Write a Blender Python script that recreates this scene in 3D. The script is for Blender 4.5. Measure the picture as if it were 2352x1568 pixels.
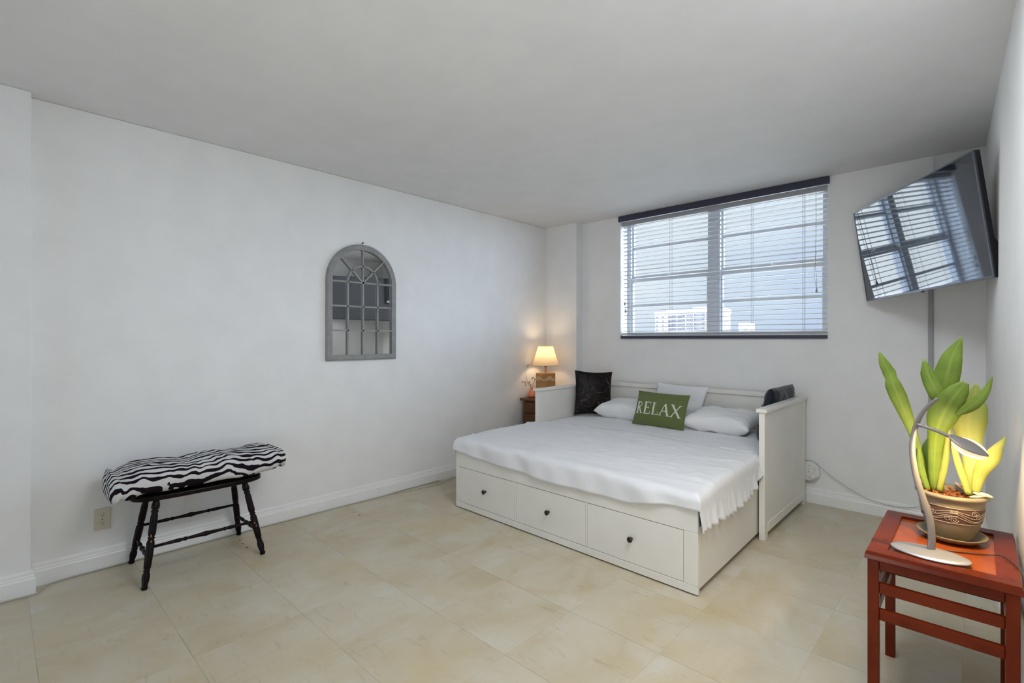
import bpy, bmesh, math, random
from mathutils import Vector, Matrix, noise
random.seed(7)
for o in list(bpy.data.objects): bpy.data.objects.remove(o)
SC = bpy.context.scene
COL = SC.collection
PI = math.pi

# ------------------------------------------------------------------ camera
F, CX, HY, H = 1130.0, 1176.0, 778.0, 1.37          # focal length in pixels of the 2352-wide frame
YAW = math.atan2(1072.0, F)
SN, CN = math.sin(YAW), math.cos(YAW)
cam_d = bpy.data.cameras.new('camera'); cam = bpy.data.objects.new('camera', cam_d); COL.objects.link(cam)
cam.location = (0, 0, H); cam.rotation_euler = (PI/2, 0, YAW)
cam_d.sensor_width = 36; cam_d.lens = F/2352*36; cam_d.shift_y = -6/2352; cam_d.clip_start = .05; cam_d.clip_end = 2000
SC.camera = cam

# ------------------------------------------------------------------ world: pale blue sky with bright cloud
SKY = 1.0
w = bpy.data.worlds.new('sky'); SC.world = w; w.use_nodes = True
nt = w.node_tree; nt.nodes.clear()
def N(t, kind, **kw):
    n = t.nodes.new(kind)
    for k, v in kw.items():
        if k == 'inp':
            for a, b in v.items(): n.inputs[a].default_value = b
        else: setattr(n, k, v)
    return n
def ramp(t, pts, interp='LINEAR'):
    r = t.nodes.new('ShaderNodeValToRGB'); r.color_ramp.interpolation = interp
    e = r.color_ramp.elements
    while len(e) < len(pts): e.new(.5)
    for i, (p, c) in enumerate(pts):
        e[i].position = p; e[i].color = (c[0], c[1], c[2], 1)
    return r
tc = N(nt, 'ShaderNodeTexCoord')
sep = N(nt, 'ShaderNodeSeparateXYZ'); nt.links.new(tc.outputs['Generated'], sep.inputs[0])
mp = N(nt, 'ShaderNodeMapping', inp={'Scale': (1.5, 1.5, 4)}); nt.links.new(tc.outputs['Generated'], mp.inputs[0])
nz = N(nt, 'ShaderNodeTexNoise', inp={'Scale': 2.2, 'Detail': 5, 'Roughness': .55}); nt.links.new(mp.outputs[0], nz.inputs[0])
nzs = N(nt, 'ShaderNodeMath', operation='MULTIPLY_ADD'); nt.links.new(nz.outputs[0], nzs.inputs[0]); nzs.inputs[1].default_value = .7; nzs.inputs[2].default_value = -.36
# cloud amount: noise, more towards the west (-x) and higher up
m1 = N(nt, 'ShaderNodeMath', operation='MULTIPLY_ADD'); nt.links.new(sep.outputs[0], m1.inputs[0]); m1.inputs[1].default_value = -1.2; nt.links.new(nzs.outputs[0], m1.inputs[2])
m2 = N(nt, 'ShaderNodeMath', operation='MULTIPLY_ADD'); nt.links.new(sep.outputs[2], m2.inputs[0]); m2.inputs[1].default_value = 1.5; nt.links.new(m1.outputs[0], m2.inputs[2])
rp = ramp(nt, [(.30, (.56, .69, .92)), (.62, (.74, .85, .99)), (.92, (.93, .97, 1.0))]); nt.links.new(m2.outputs[0], rp.inputs[0])
up = N(nt, 'ShaderNodeMapRange', inp={1: .36, 2: .75, 3: SKY, 4: 6}); nt.links.new(sep.outputs[2], up.inputs[0])      # added overhead brightness, out of view, to light the room
def mr(src, a, b, c, d):
    m = N(nt, 'ShaderNodeMapRange', interpolation_type='SMOOTHSTEP', inp={1: a, 2: b, 3: c, 4: d}); nt.links.new(src, m.inputs[0]); return m.outputs[0]
def mth(op, a, b):
    m = N(nt, 'ShaderNodeMath', operation=op); nt.links.new(a, m.inputs[0]); nt.links.new(b, m.inputs[1]); return m.outputs[0]
east = mr(sep.outputs[0], -.10, .40, 0, 16)          # added brightness out of view, to light the left wall
west = mth('MULTIPLY', mr(sep.outputs[0], -.70, -.52, 9, 0), mr(sep.outputs[0], -.90, -.80, .33, 1))         # added bright band, out of view, for right wall and television
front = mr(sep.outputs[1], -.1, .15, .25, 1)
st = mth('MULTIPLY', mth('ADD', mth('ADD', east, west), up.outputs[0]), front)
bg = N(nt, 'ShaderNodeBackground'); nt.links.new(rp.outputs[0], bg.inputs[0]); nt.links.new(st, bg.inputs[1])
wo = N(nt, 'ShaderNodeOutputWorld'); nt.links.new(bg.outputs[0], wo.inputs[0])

# ------------------------------------------------------------------ added fill lamps, sun, window portal, exposure
def area(name, loc, rot, sx, sy, power, color, portal=False):
    d = bpy.data.lights.new(name, 'AREA'); d.shape = 'RECTANGLE'; d.size = sx; d.size_y = sy; d.energy = power; d.color = color
    o = bpy.data.objects.new(name, d); COL.objects.link(o); o.location = loc; o.rotation_euler = rot
    d.cycles.is_portal = portal
    return o
area('rear_door_fill', (-1.75, -5.62, 1.2), (PI/2, 0, 0), 2.9, 2.2, 14, (.93, .965, 1.0))     # added fill lamp standing in the unseen rear door opening
area('uplight_fill', (-.80, .1, .45), (PI-.45, 0, 0), .8, .8, 17, (.97, .985, 1.0))            # added unseen uplight, fills the ceiling from below
area('overhead_fill', (-.28, 1.55, 2.69), (0, 0, 0), 1.0, 1.0, 45, (.89, .945, 1.0))                  # added overhead fill out of view, no fixture behind it
sd_ = bpy.data.lights.new('sun', 'SUN'); sd_.energy = 1.5; sd_.angle = .02; sd_.color = (1, .97, .92); so_ = bpy.data.objects.new('sun', sd_); COL.objects.link(so_)
so_.rotation_euler = Vector((-.30, .30, -.85)).to_track_quat('-Z', 'Y').to_euler()
area('sky_portal', (-1.87, 5.02, 2.0), (-PI/2, 0, 0), 1.95, 1.3, 0, (1, 1, 1), portal=True)    # front window
SC.view_settings.view_transform = 'Standard'; SC.view_settings.look = 'None'
SC.view_settings.exposure = 0.0; SC.view_settings.gamma = 1.0; SC.view_settings.use_curve_mapping = False
cy = SC.cycles
cy.use_denoising = True; cy.max_bounces = 10; cy.diffuse_bounces = 6; cy.glossy_bounces = 5; cy.transparent_max_bounces = 16
cy.sample_clamp_indirect = 6; cy.caustics_reflective = False; cy.caustics_refractive = False

# ------------------------------------------------------------------ materials
def mat(name, color, rough=.5, metal=0.0, ior=1.45, bump=0, bscale=40, var=None, vscale=5, sheen=0, emit=None, estr=0, coat=0, sss=0):
    m = bpy.data.materials.new(name); m.use_nodes = True; t = m.node_tree
    b = t.nodes['Principled BSDF']
    b.inputs['Roughness'].default_value = rough; b.inputs['Metallic'].default_value = metal; b.inputs['IOR'].default_value = ior
    b.inputs['Coat Weight'].default_value = coat; b.inputs['Sheen Weight'].default_value = sheen
    if emit: b.inputs['Emission Color'].default_value = (*emit, 1); b.inputs['Emission Strength'].default_value = estr
    o = N(t, 'ShaderNodeTexCoord')
    n = N(t, 'ShaderNodeTexNoise', inp={'Scale': vscale, 'Detail': 4}); t.links.new(o.outputs['Object'], n.inputs[0])
    c2 = var if var else tuple(c*.96 for c in color)
    r = ramp(t, [(.35, color), (.65, c2)]); t.links.new(n.outputs[0], r.inputs[0]); t.links.new(r.outputs[0], b.inputs['Base Color'])
    if bump:
        n2 = N(t, 'ShaderNodeTexNoise', inp={'Scale': bscale, 'Detail': 3}); t.links.new(o.outputs['Object'], n2.inputs[0])
        bu = N(t, 'ShaderNodeBump', inp={'Strength': bump, 'Distance': .01}); t.links.new(n2.outputs[0], bu.inputs['Height']); t.links.new(bu.outputs[0], b.inputs['Normal'])
    return m
M = {}
M['wall'] = mat('wall_paint', (.80, .80, .795), .6, bump=.06, bscale=60)
M['ceiling'] = mat('ceiling_paint', (.72, .72, .72), .8, bump=.25, bscale=5)
M['trim'] = mat('trim_paint', (.82, .82, .81), .35)
M['bed'] = mat('bed_paint', (.76, .745, .70), .35)
M['sheet'] = mat('white_cotton', (.76, .77, .80), .85, sheen=.2, bump=.08, bscale=300)
M['pillow'] = mat('pillow_cotton', (.80, .80, .80), .85, sheen=.2, bump=.08, bscale=300)
M['black'] = mat('black_lacquer', (.003, .0025, .003), .33, ior=1.22, var=(.009, .004, .004))
M['dark'] = mat('dark_casing', (.045, .045, .075), .4)
M['slat'] = mat('slat_white', (.38, .385, .40), .4)
M['frame'] = mat('aluminium_white', (.50, .51, .53), .4)
M['grey'] = mat('grey_wash', (.22, .225, .225), .55, var=(.27, .27, .265), vscale=18, bump=.1, bscale=80)
M['grey2'] = mat('grey_wash_bar', (.24, .235, .225), .5, var=(.30, .29, .28), vscale=18)
M['plastic'] = mat('cream_plastic', (.62, .58, .47), .4)
M['wplastic'] = mat('white_plastic', (.72, .72, .68), .4)
M['tvblack'] = mat('tv_black', (.008, .008, .012), .35)
M['tvrim'] = mat('tv_rim', (.09, .10, .12), .3, metal=.6)
M['steel'] = mat('brushed_steel', (.22, .20, .19), .42, metal=.4)
M['steel2'] = mat('steel_base_lit', (.46, .46, .47), .38, metal=.6)  # window reflection put into the colour: lighter steel for the lamp base
M['conduit'] = mat('cable_cover_grey', (.33, .33, .34), .4)
M['knob'] = mat('dark_bronze', (.035, .03, .022), .35, metal=.5)
M['red'] = mat('rosewood', (.105, .012, .002), .27, ior=1.28, var=(.145, .019, .004), vscale=9, coat=.0)
M['redpanel'] = mat('rosewood_panel', (.27, .05, .010), .24, var=(.36, .08, .018), vscale=7, coat=.15)
M['walnut'] = mat('walnut', (.13, .052, .015), .35, var=(.09, .03, .008), vscale=14)
M['oak'] = mat('oak', (.42, .21, .065), .5, var=(.33, .15, .04), vscale=10, bump=.15, bscale=30)
M['barkpale'] = mat('pale_live_edge', (.52, .36, .20), .7, bump=.3)
M['coral'] = mat('coral_ceramic', (.75, .22, .10), .3)
M['pot'] = mat('pot_clay', (.25, .205, .135), .6, var=(.19, .155, .095), vscale=8)
M['potband'] = mat('pot_band_brown', (.10, .055, .038), .6)
M['potline'] = mat('pot_relief', (.36, .28, .21), .5)
M['bark'] = mat('bark_chips', (.35, .10, .02), .7, var=(.10, .03, .01), vscale=40)
M['husk'] = mat('dry_husk', (.72, .55, .36), .7)
M['green'] = mat('cushion_green', (.112, .142, .042), .85, sheen=.2, bump=.15, bscale=250)
M['letter'] = mat('letter_cream', (.62, .63, .55), .8)
M['navy'] = mat('navy_satin', (.006, .008, .018), .45, ior=1.35, sheen=.1, bump=.3, bscale=12)
M['sprig'] = mat('dry_sprig', (.30, .24, .08), .7)
M['cord'] = mat('cord_white', (.5, .49, .44), .5)
M['cordd'] = mat('cord_dark', (.05, .035, .03), .5)
M['slot'] = mat('slot_dark', (.03, .028, .025), .6)
M['conc'] = mat('building_white', (1.0, 1.0, 1.0), .8)
M['bwin'] = mat('building_glazing', (.20, .21, .27), .9, ior=1.02, var=(.34, .35, .41), vscale=.9)
M['tree'] = mat('far_trees', (.35, .42, .36), .9)
M['soilground'] = mat('far_ground', (.75, .75, .72), .9)
M['leaf'] = None

def leafmat(name, c1, c2, ctr):
    m = bpy.data.materials.new(name); m.use_nodes = True; t = m.node_tree
    b = t.nodes['Principled BSDF']; out = t.nodes['Material Output']
    b.inputs['Roughness'].default_value = .55
    uv = N(t, 'ShaderNodeTexCoord'); s = N(t, 'ShaderNodeSeparateXYZ'); t.links.new(uv.outputs['UV'], s.inputs[0])
    n = N(t, 'ShaderNodeTexNoise', inp={'Scale': 12, 'Detail': 3}); t.links.new(uv.outputs['Object'], n.inputs[0])
    r = ramp(t, [(.35, c1), (.65, c2)]); t.links.new(n.outputs[0], r.inputs[0])
    r2 = ramp(t, [(.40, (0, 0, 0)), (.5, (1, 1, 1)), (.60, (0, 0, 0))]); t.links.new(s.outputs[0], r2.inputs[0])
    mx = N(t, 'ShaderNodeMix', data_type='RGBA'); t.links.new(r2.outputs[0], mx.inputs[0]); t.links.new(r.outputs[0], mx.inputs[6]); mx.inputs[7].default_value = (*ctr, 1)
    t.links.new(mx.outputs[2], b.inputs['Base Color'])
    tr = N(t, 'ShaderNodeBsdfTranslucent'); t.links.new(mx.outputs[2], tr.inputs[0])
    ms = N(t, 'ShaderNodeMixShader', inp={0: .3}); t.links.new(b.outputs[0], ms.inputs[1]); t.links.new(tr.outputs[0], ms.inputs[2]); t.links.new(ms.outputs[0], out.inputs[0])
    return m
M['leaf'] = leafmat('leaf_green', (.235, .335, .045), (.165, .25, .03), (.26, .36, .055))
M['leafy_lit'] = leafmat('leaf_yellow_lit', (.40, .43, .10), (.33, .38, .08), (.43, .45, .12))  # warm lamp light painted into the yellower leaves

def floor_mat():
    m = bpy.data.materials.new('stone_look_vinyl_tile'); m.use_nodes = True; t = m.node_tree; b = t.nodes['Principled BSDF']
    L = t.links.new
    o = N(t, 'ShaderNodeTexCoord'); s = N(t, 'ShaderNodeSeparateXYZ'); L(o.outputs['Object'], s.inputs[0])
    def axis(out, off, pitch):
        a = N(t, 'ShaderNodeMath', operation='SUBTRACT'); L(out, a.inputs[0]); a.inputs[1].default_value = off
        d = N(t, 'ShaderNodeMath', operation='DIVIDE'); L(a.outputs[0], d.inputs[0]); d.inputs[1].default_value = pitch
        fl = N(t, 'ShaderNodeMath', operation='FLOOR'); L(d.outputs[0], fl.inputs[0])
        fr = N(t, 'ShaderNodeMath', operation='FRACT'); L(d.outputs[0], fr.inputs[0])
        pp = N(t, 'ShaderNodeMath', operation='PINGPONG'); L(fr.outputs[0], pp.inputs[0]); pp.inputs[1].default_value = .5
        lt = N(t, 'ShaderNodeMath', operation='LESS_THAN'); L(pp.outputs[0], lt.inputs[0]); lt.inputs[1].default_value = .0036
        return fl.outputs[0], lt.outputs[0]
    fx, lx = axis(s.outputs[0], -.53, .48); fy, ly = axis(s.outputs[1], .125, .4675)
    cb = N(t, 'ShaderNodeCombineXYZ'); L(fx, cb.inputs[0]); L(fy, cb.inputs[1])
    wn = N(t, 'ShaderNodeTexWhiteNoise'); L(cb.outputs[0], wn.inputs[0])
    # texture coordinates shifted per tile
    sc = N(t, 'ShaderNodeVectorMath', operation='SCALE'); L(wn.outputs['Color'], sc.inputs[0]); sc.inputs['Scale'].default_value = 1.3
    ad = N(t, 'ShaderNodeVectorMath', operation='ADD'); L(o.outputs['Object'], ad.inputs[0]); L(sc.outputs[0], ad.inputs[1])
    mp = N(t, 'ShaderNodeMapping', inp={'Scale': (1.6, 1.0, 1)}); L(ad.outputs[0], mp.inputs[0])
    n1 = N(t, 'ShaderNodeTexNoise', inp={'Scale': 2.2, 'Detail': 6, 'Roughness': .6, 'Distortion': .6}); L(mp.outputs[0], n1.inputs[0])
    r1 = ramp(t, [(.30, (.47, .395, .255)), (.43, (.515, .45, .325)), (.57, (.545, .495, .385)), (.70, (.575, .54, .455))]); L(n1.outputs[0], r1.inputs[0])
    n3 = N(t, 'ShaderNodeTexNoise', inp={'Scale': 1.5, 'Detail': 3}); L(o.outputs['Object'], n3.inputs[0])
    r3 = ramp(t, [(.55, (0, 0, 0)), (.70, (.5, .5, .5))]); L(n3.outputs[0], r3.inputs[0])
    mo = N(t, 'ShaderNodeMix', data_type='RGBA'); L(r3.outputs[0], mo.inputs[0]); L(r1.outputs[0], mo.inputs[6]); mo.inputs[7].default_value = (.53, .42, .215, 1)
    # fine cleft streaks
    mp2 = N(t, 'ShaderNodeMapping', inp={'Scale': (6, 22, 1), 'Rotation': (0, 0, .35)}); L(ad.outputs[0], mp2.inputs[0])
    n2 = N(t, 'ShaderNodeTexNoise', inp={'Scale': 1.2, 'Detail': 5, 'Roughness': .65, 'Distortion': 1.0}); L(mp2.outputs[0], n2.inputs[0])
    r2 = ramp(t, [(.28, (.80, .78, .74)), (.42, (1, 1, 1)), (.66, (1, 1, 1)), (.76, (1.12, 1.12, 1.1))]); L(n2.outputs[0], r2.inputs[0])
    mu = N(t, 'ShaderNodeMix', data_type='RGBA', blend_type='MULTIPLY'); mu.inputs[0].default_value = .9; L(mo.outputs[2], mu.inputs[6]); L(r2.outputs[0], mu.inputs[7])
    lxf = N(t, 'ShaderNodeMath', operation='MULTIPLY'); L(lx, lxf.inputs[0]); lxf.inputs[1].default_value = .42
    mxl = N(t, 'ShaderNodeMath', operation='MAXIMUM'); L(lxf.outputs[0], mxl.inputs[0]); L(ly, mxl.inputs[1])
    n4 = N(t, 'ShaderNodeTexNoise', inp={'Scale': 3.3}); L(o.outputs['Object'], n4.inputs[0])
    r4 = ramp(t, [(.4, (.45, .45, .45)), (.6, (1, 1, 1))]); L(n4.outputs[0], r4.inputs[0])
    ml = N(t, 'ShaderNodeMath', operation='MULTIPLY'); L(mxl.outputs[0], ml.inputs[0]); L(r4.outputs[0], ml.inputs[1])
    ms = N(t, 'ShaderNodeMath', operation='MULTIPLY'); L(ml.outputs[0], ms.inputs[0]); ms.inputs[1].default_value = .62
    fin = N(t, 'ShaderNodeMix', data_type='RGBA'); L(ms.outputs[0], fin.inputs[0]); L(mu.outputs[2], fin.inputs[6]); fin.inputs[7].default_value = (.22, .19, .13, 1)
    L(fin.outputs[2], b.inputs['Base Color']); b.inputs['Roughness'].default_value = .42; b.inputs['IOR'].default_value = 1.4
    bu = N(t, 'ShaderNodeBump', inp={'Strength': .12, 'Distance': .01}); L(n2.outputs[0], bu.inputs['Height']); L(bu.outputs[0], b.inputs['Normal'])
    return m
M['floor'] = floor_mat()

def zebra_mat():
    m = bpy.data.materials.new('zebra_print'); m.use_nodes = True; t = m.node_tree; b = t.nodes['Principled BSDF']; L = t.links.new
    o = N(t, 'ShaderNodeTexCoord'); s = N(t, 'ShaderNodeSeparateXYZ'); L(o.outputs['Object'], s.inputs[0])
    u = N(t, 'ShaderNodeMath', operation='MULTIPLY_ADD'); L(s.outputs[2], u.inputs[0]); u.inputs[1].default_value = -1.25; L(s.outputs[0], u.inputs[2])
    mp = N(t, 'ShaderNodeMapping', inp={'Scale': (2.6, 4.2, 2.6)}); L(o.outputs['Object'], mp.inputs[0])
    n = N(t, 'ShaderNodeTexNoise', inp={'Scale': 1.6, 'Detail': 1.5, 'Roughness': .5, 'Distortion': .8}); L(mp.outputs[0], n.inputs[0])
    a = N(t, 'ShaderNodeMath', operation='MULTIPLY'); L(u.outputs[0], a.inputs[0]); a.inputs[1].default_value = 118
    # chevron waves along the length plus noise
    wv = N(t, 'ShaderNodeMath', operation='MULTIPLY'); L(s.outputs[1], wv.inputs[0]); wv.inputs[1].default_value = 13
    ws = N(t, 'ShaderNodeMath', operation='SINE'); L(wv.outputs[0], ws.inputs[0])
    wm = N(t, 'ShaderNodeMath', operation='MULTIPLY_ADD'); L(ws.outputs[0], wm.inputs[0]); wm.inputs[1].default_value = 2.6; L(a.outputs[0], wm.inputs[2])
    nb = N(t, 'ShaderNodeTexNoise', inp={'Scale': 9, 'Detail': 1}); L(o.outputs['Object'], nb.inputs[0])
    wn_ = N(t, 'ShaderNodeMath', operation='MULTIPLY_ADD'); L(nb.outputs[0], wn_.inputs[0]); wn_.inputs[1].default_value = 8; L(wm.outputs[0], wn_.inputs[2])
    c = N(t, 'ShaderNodeMath', operation='MULTIPLY_ADD'); L(n.outputs[0], c.inputs[0]); c.inputs[1].default_value = 16; L(wn_.outputs[0], c.inputs[2])
    sn = N(t, 'ShaderNodeMath', operation='SINE'); L(c.outputs[0], sn.inputs[0])
    n2 = N(t, 'ShaderNodeTexNoise', inp={'Scale': 11, 'Detail': 2}); L(o.outputs['Object'], n2.inputs[0])
    q = N(t, 'ShaderNodeMath', operation='MULTIPLY_ADD'); L(n2.outputs[0], q.inputs[0]); q.inputs[1].default_value = 3.4; L(sn.outputs[0], q.inputs[2])
    r = ramp(t, [(.0, (.62, .615, .62)), (.53, (.62, .615, .62)), (.58, (.012, .008, .012)), (1, (.012, .008, .012))])
    d = N(t, 'ShaderNodeMapRange', inp={1: .7, 2: 2.7}); L(q.outputs[0], d.inputs[0]); L(d.outputs[0], r.inputs[0])
    L(r.outputs[0], b.inputs['Base Color']); b.inputs['Roughness'].default_value = .95; b.inputs['IOR'].default_value = 1.15
    return m
M['zebra'] = zebra_mat()

def satin_mat():
    m = bpy.data.materials.new('black_satin_embroidered'); m.use_nodes = True; t = m.node_tree; b = t.nodes['Principled BSDF']; L = t.links.new
    o = N(t, 'ShaderNodeTexCoord')
    mp = N(t, 'ShaderNodeMapping', inp={'Scale': (1, 1, 1)}); L(o.outputs['Object'], mp.inputs[0])
    n = N(t, 'ShaderNodeTexNoise', inp={'Scale': 5.5, 'Detail': 1.2, 'Distortion': 1.5}); L(mp.outputs[0], n.inputs[0])
    sub = N(t, 'ShaderNodeMath', operation='SUBTRACT'); L(n.outputs[0], sub.inputs[0]); sub.inputs[1].default_value = .5
    ab = N(t, 'ShaderNodeMath', operation='ABSOLUTE'); L(sub.outputs[0], ab.inputs[0])
    r = ramp(t, [(0, (.07, .05, .04)), (.005, (.06, .042, .035)), (.011, (.005, .003, .0028))]); L(ab.outputs[0], r.inputs[0])
    L(r.outputs[0], b.inputs['Base Color']); b.inputs['Roughness'].default_value = .45; b.inputs['IOR'].default_value = 1.3
    bu = N(t, 'ShaderNodeBump', inp={'Strength': .5, 'Distance': .01}); n5 = N(t, 'ShaderNodeTexNoise', inp={'Scale': 14, 'Detail': 3}); L(o.outputs['Object'], n5.inputs[0]); L(n5.outputs[0], bu.inputs['Height']); L(bu.outputs[0], b.inputs['Normal'])
    return m
M['satin'] = satin_mat()

def glass_mat():
    m = bpy.data.materials.new('window_glass'); m.use_nodes = True; t = m.node_tree; t.nodes.clear()
    tr = N(t, 'ShaderNodeBsdfTransparent', inp={0: (.97, .985, .98, 1)}); gl = N(t, 'ShaderNodeBsdfGlossy', inp={'Roughness': .0})
    lw = N(t, 'ShaderNodeLayerWeight', inp={0: .5}); pw = N(t, 'ShaderNodeMath', operation='POWER'); t.links.new(lw.outputs['Facing'], pw.inputs[0]); pw.inputs[1].default_value = 5
    fr = N(t, 'ShaderNodeMath', operation='MULTIPLY_ADD'); t.links.new(pw.outputs[0], fr.inputs[0]); fr.inputs[1].default_value = .35; fr.inputs[2].default_value = .03; ms = N(t, 'ShaderNodeMixShader'); out = N(t, 'ShaderNodeOutputMaterial')
    t.links.new(fr.outputs[0], ms.inputs[0]); t.links.new(tr.outputs[0], ms.inputs[1]); t.links.new(gl.outputs[0], ms.inputs[2]); t.links.new(ms.outputs[0], out.inputs[0])
    return m
M['glass'] = glass_mat()
def simple_glossy(name, col, rough):
    m = bpy.data.materials.new(name); m.use_nodes = True; b = m.node_tree.nodes['Principled BSDF']
    b.inputs['Base Color'].default_value = (*col, 1); b.inputs['Metallic'].default_value = 1; b.inputs['Roughness'].default_value = rough
    return m
M['mirror'] = simple_glossy('mirror_silver', (.86, .875, .88), .015)
def screen_mat():
    m = bpy.data.materials.new('tv_screen'); m.use_nodes = True; t = m.node_tree; b = t.nodes['Principled BSDF']
    b.inputs['Base Color'].default_value = (.004, .006, .012, 1); b.inputs['Roughness'].default_value = .035; b.inputs['IOR'].default_value = 2.5
    b.inputs['Specular Tint'].default_value = (.86, .92, 1, 1)
    return m
M['screen'] = screen_mat()
def shade_mat():
    m = bpy.data.materials.new('linen_shade'); m.use_nodes = True; t = m.node_tree; t.nodes.clear()
    d = N(t, 'ShaderNodeBsdfDiffuse', inp={0: (.60, .52, .41, 1)}); tr = N(t, 'ShaderNodeBsdfTranslucent', inp={0: (.44, .38, .27, 1)})
    ms = N(t, 'ShaderNodeMixShader', inp={0: .5}); out = N(t, 'ShaderNodeOutputMaterial')
    t.links.new(d.outputs[0], ms.inputs[1]); t.links.new(tr.outputs[0], ms.inputs[2]); t.links.new(ms.outputs[0], out.inputs[0])
    return m
M['shade'] = shade_mat()
def emis(name, col, s):
    m = bpy.data.materials.new(name); m.use_nodes = True; b = m.node_tree.nodes['Principled BSDF']
    b.inputs['Base Color'].default_value = (*col, 1); b.inputs['Emission Color'].default_value = (*col, 1); b.inputs['Emission Strength'].default_value = s
    return m
M['diffuser'] = emis('lamp_diffuser', (1.0, .74, .46), .95)

# ------------------------------------------------------------------ mesh helpers
def obj(name, bm, m, parent=None, smooth=False, sub=0, bevel=0, kind=None, label=None, angle=None):
    me = bpy.data.meshes.new(name)
    bmesh.ops.recalc_face_normals(bm, faces=bm.faces)
    bm.to_mesh(me); bm.free()
    if m: me.materials.append(M[m] if isinstance(m, str) else m)
    o = bpy.data.objects.new(name, me); COL.objects.link(o)
    if parent:
        o.parent = parent
        q = parent; T = Vector(q.location)          # parents are placed by location only at build time
        while q.parent: q = q.parent; T += Vector(q.location)
        o.matrix_parent_inverse = Matrix.Identity(4)
        for v in me.vertices: v.co -= T
    if smooth or angle is not None:
        for p in me.polygons: p.use_smooth = True
        if angle is not None:
            try: me.set_sharp_from_angle(angle=angle)
            except Exception: pass
    if bevel:
        bv = o.modifiers.new('bevel', 'BEVEL'); bv.width = bevel; bv.segments = 2; bv.limit_method = 'ANGLE'
    if sub:
        sb = o.modifiers.new('sub', 'SUBSURF'); sb.levels = sub; sb.render_levels = sub
    if kind: o['kind'] = kind
    if label: o['label'] = label
    return o
def thing(name, label, cat, loc=(0, 0, 0), group=None, kind=None):
    o = bpy.data.objects.new(name, None); COL.objects.link(o); o.location = loc; o.empty_display_size = .05
    if label: o['label'] = label
    if cat: o['category'] = cat
    if group: o['group'] = group
    if kind: o['kind'] = kind
    return o
def tag(o, label, cat, group=None):
    o['label'] = label; o['category'] = cat
    if group: o['group'] = group
    return o
def base(o, loc):
    """move a top-level mesh's origin to loc"""
    for v in o.data.vertices: v.co -= Vector(loc)
    o.location = loc
    return o
B = bmesh.new
def box(bm, x0, x1, y0, y1, z0, z1, mtx=None):
    vs = [bm.verts.new((x, y, z)) for z in (z0, z1) for y in (y0, y1) for x in (x0, x1)]
    for f in ((0, 1, 3, 2), (4, 5, 7, 6), (0, 1, 5, 4), (2, 3, 7, 6), (0, 2, 6, 4), (1, 3, 7, 5)): bm.faces.new([vs[i] for i in f])
    if mtx is not None:
        for v in vs: v.co = mtx @ v.co
    return vs
def bx(*a, **k):
    bm = B(); box(bm, *a, **k); return bm
def prism(bm, pts, axis, a0, a1):
    """extrude a 2-D polygon; axis 'z': pts=(x,y); 'x': pts=(y,z); 'y': pts=(x,z)"""
    def P(p, a): return {'z': (p[0], p[1], a), 'x': (a, p[0], p[1]), 'y': (p[0], a, p[1])}[axis]
    A = [bm.verts.new(P(p, a0)) for p in pts]; Bv = [bm.verts.new(P(p, a1)) for p in pts]
    n = len(pts)
    bm.faces.new(A); bm.faces.new(Bv[::-1])
    for i in range(n): bm.faces.new([A[i], A[(i+1) % n], Bv[(i+1) % n], Bv[i]])
def frame_of(d):
    d = d.normalized(); u = Vector((0, 0, 1)) if abs(d.z) < .9 else Vector((1, 0, 0))
    a = d.cross(u).normalized(); return a, d.cross(a).normalized()
def lathe(bm, p0, p1, prof, seg=20, cap=True):
    """prof: list of (t, r) along p0->p1"""
    p0, p1 = Vector(p0), Vector(p1); a, b = frame_of(p1-p0); rings = []
    for t, r in prof:
        c = p0.lerp(p1, t) if 0 <= t <= 1 else p0+(p1-p0)*t
        rings.append([bm.verts.new(c+(a*math.cos(2*PI*k/seg)+b*math.sin(2*PI*k/seg))*r) for k in range(seg)])
    for i in range(len(rings)-1):
        for k in range(seg): bm.faces.new([rings[i][k], rings[i][(k+1) % seg], rings[i+1][(k+1) % seg], rings[i+1][k]])
    if cap:
        bm.faces.new(rings[0][::-1]); bm.faces.new(rings[-1])
def tube(bm, pts, r, seg=8, closed=False):
    pts = [Vector(p) for p in pts]; n = len(pts); rings = []
    for i, p in enumerate(pts):
        d = (pts[(i+1) % n]-pts[i-1]) if closed else (pts[min(i+1, n-1)]-pts[max(i-1, 0)])
        if d.length < 1e-9: d = Vector((0, 0, 1))
        if i == 0: a, b = frame_of(d)
        else:
            dn = d.normalized(); a = (a-dn*a.dot(dn)).normalized(); b = dn.cross(a)
        rr = r[i] if isinstance(r, (list, tuple)) else r
        rings.append([bm.verts.new(p+(a*math.cos(2*PI*k/seg)+b*math.sin(2*PI*k/seg))*rr) for k in range(seg)])
    for i in range(n if closed else n-1):
        q = rings[(i+1) % n]
        for k in range(seg): bm.faces.new([rings[i][k], rings[i][(k+1) % seg], q[(k+1) % seg], q[k]])
    if not closed: bm.faces.new(rings[0][::-1]); bm.faces.new(rings[-1])
def smoothpath(pts, n=8):
    """Catmull-Rom through pts"""
    P = [Vector(p) for p in pts]; P = [P[0]*2-P[1]]+P+[P[-1]*2-P[-2]]; out = []
    for i in range(1, len(P)-2):
        for k in range(n):
            t = k/n; a, b, c, d = P[i-1], P[i], P[i+1], P[i+2]
            out.append(.5*((2*b)+(c-a)*t+(2*a-5*b+4*c-d)*t*t+(3*b-a-3*c+d)*t**3))
    out.append(P[-2]); return out
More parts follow.
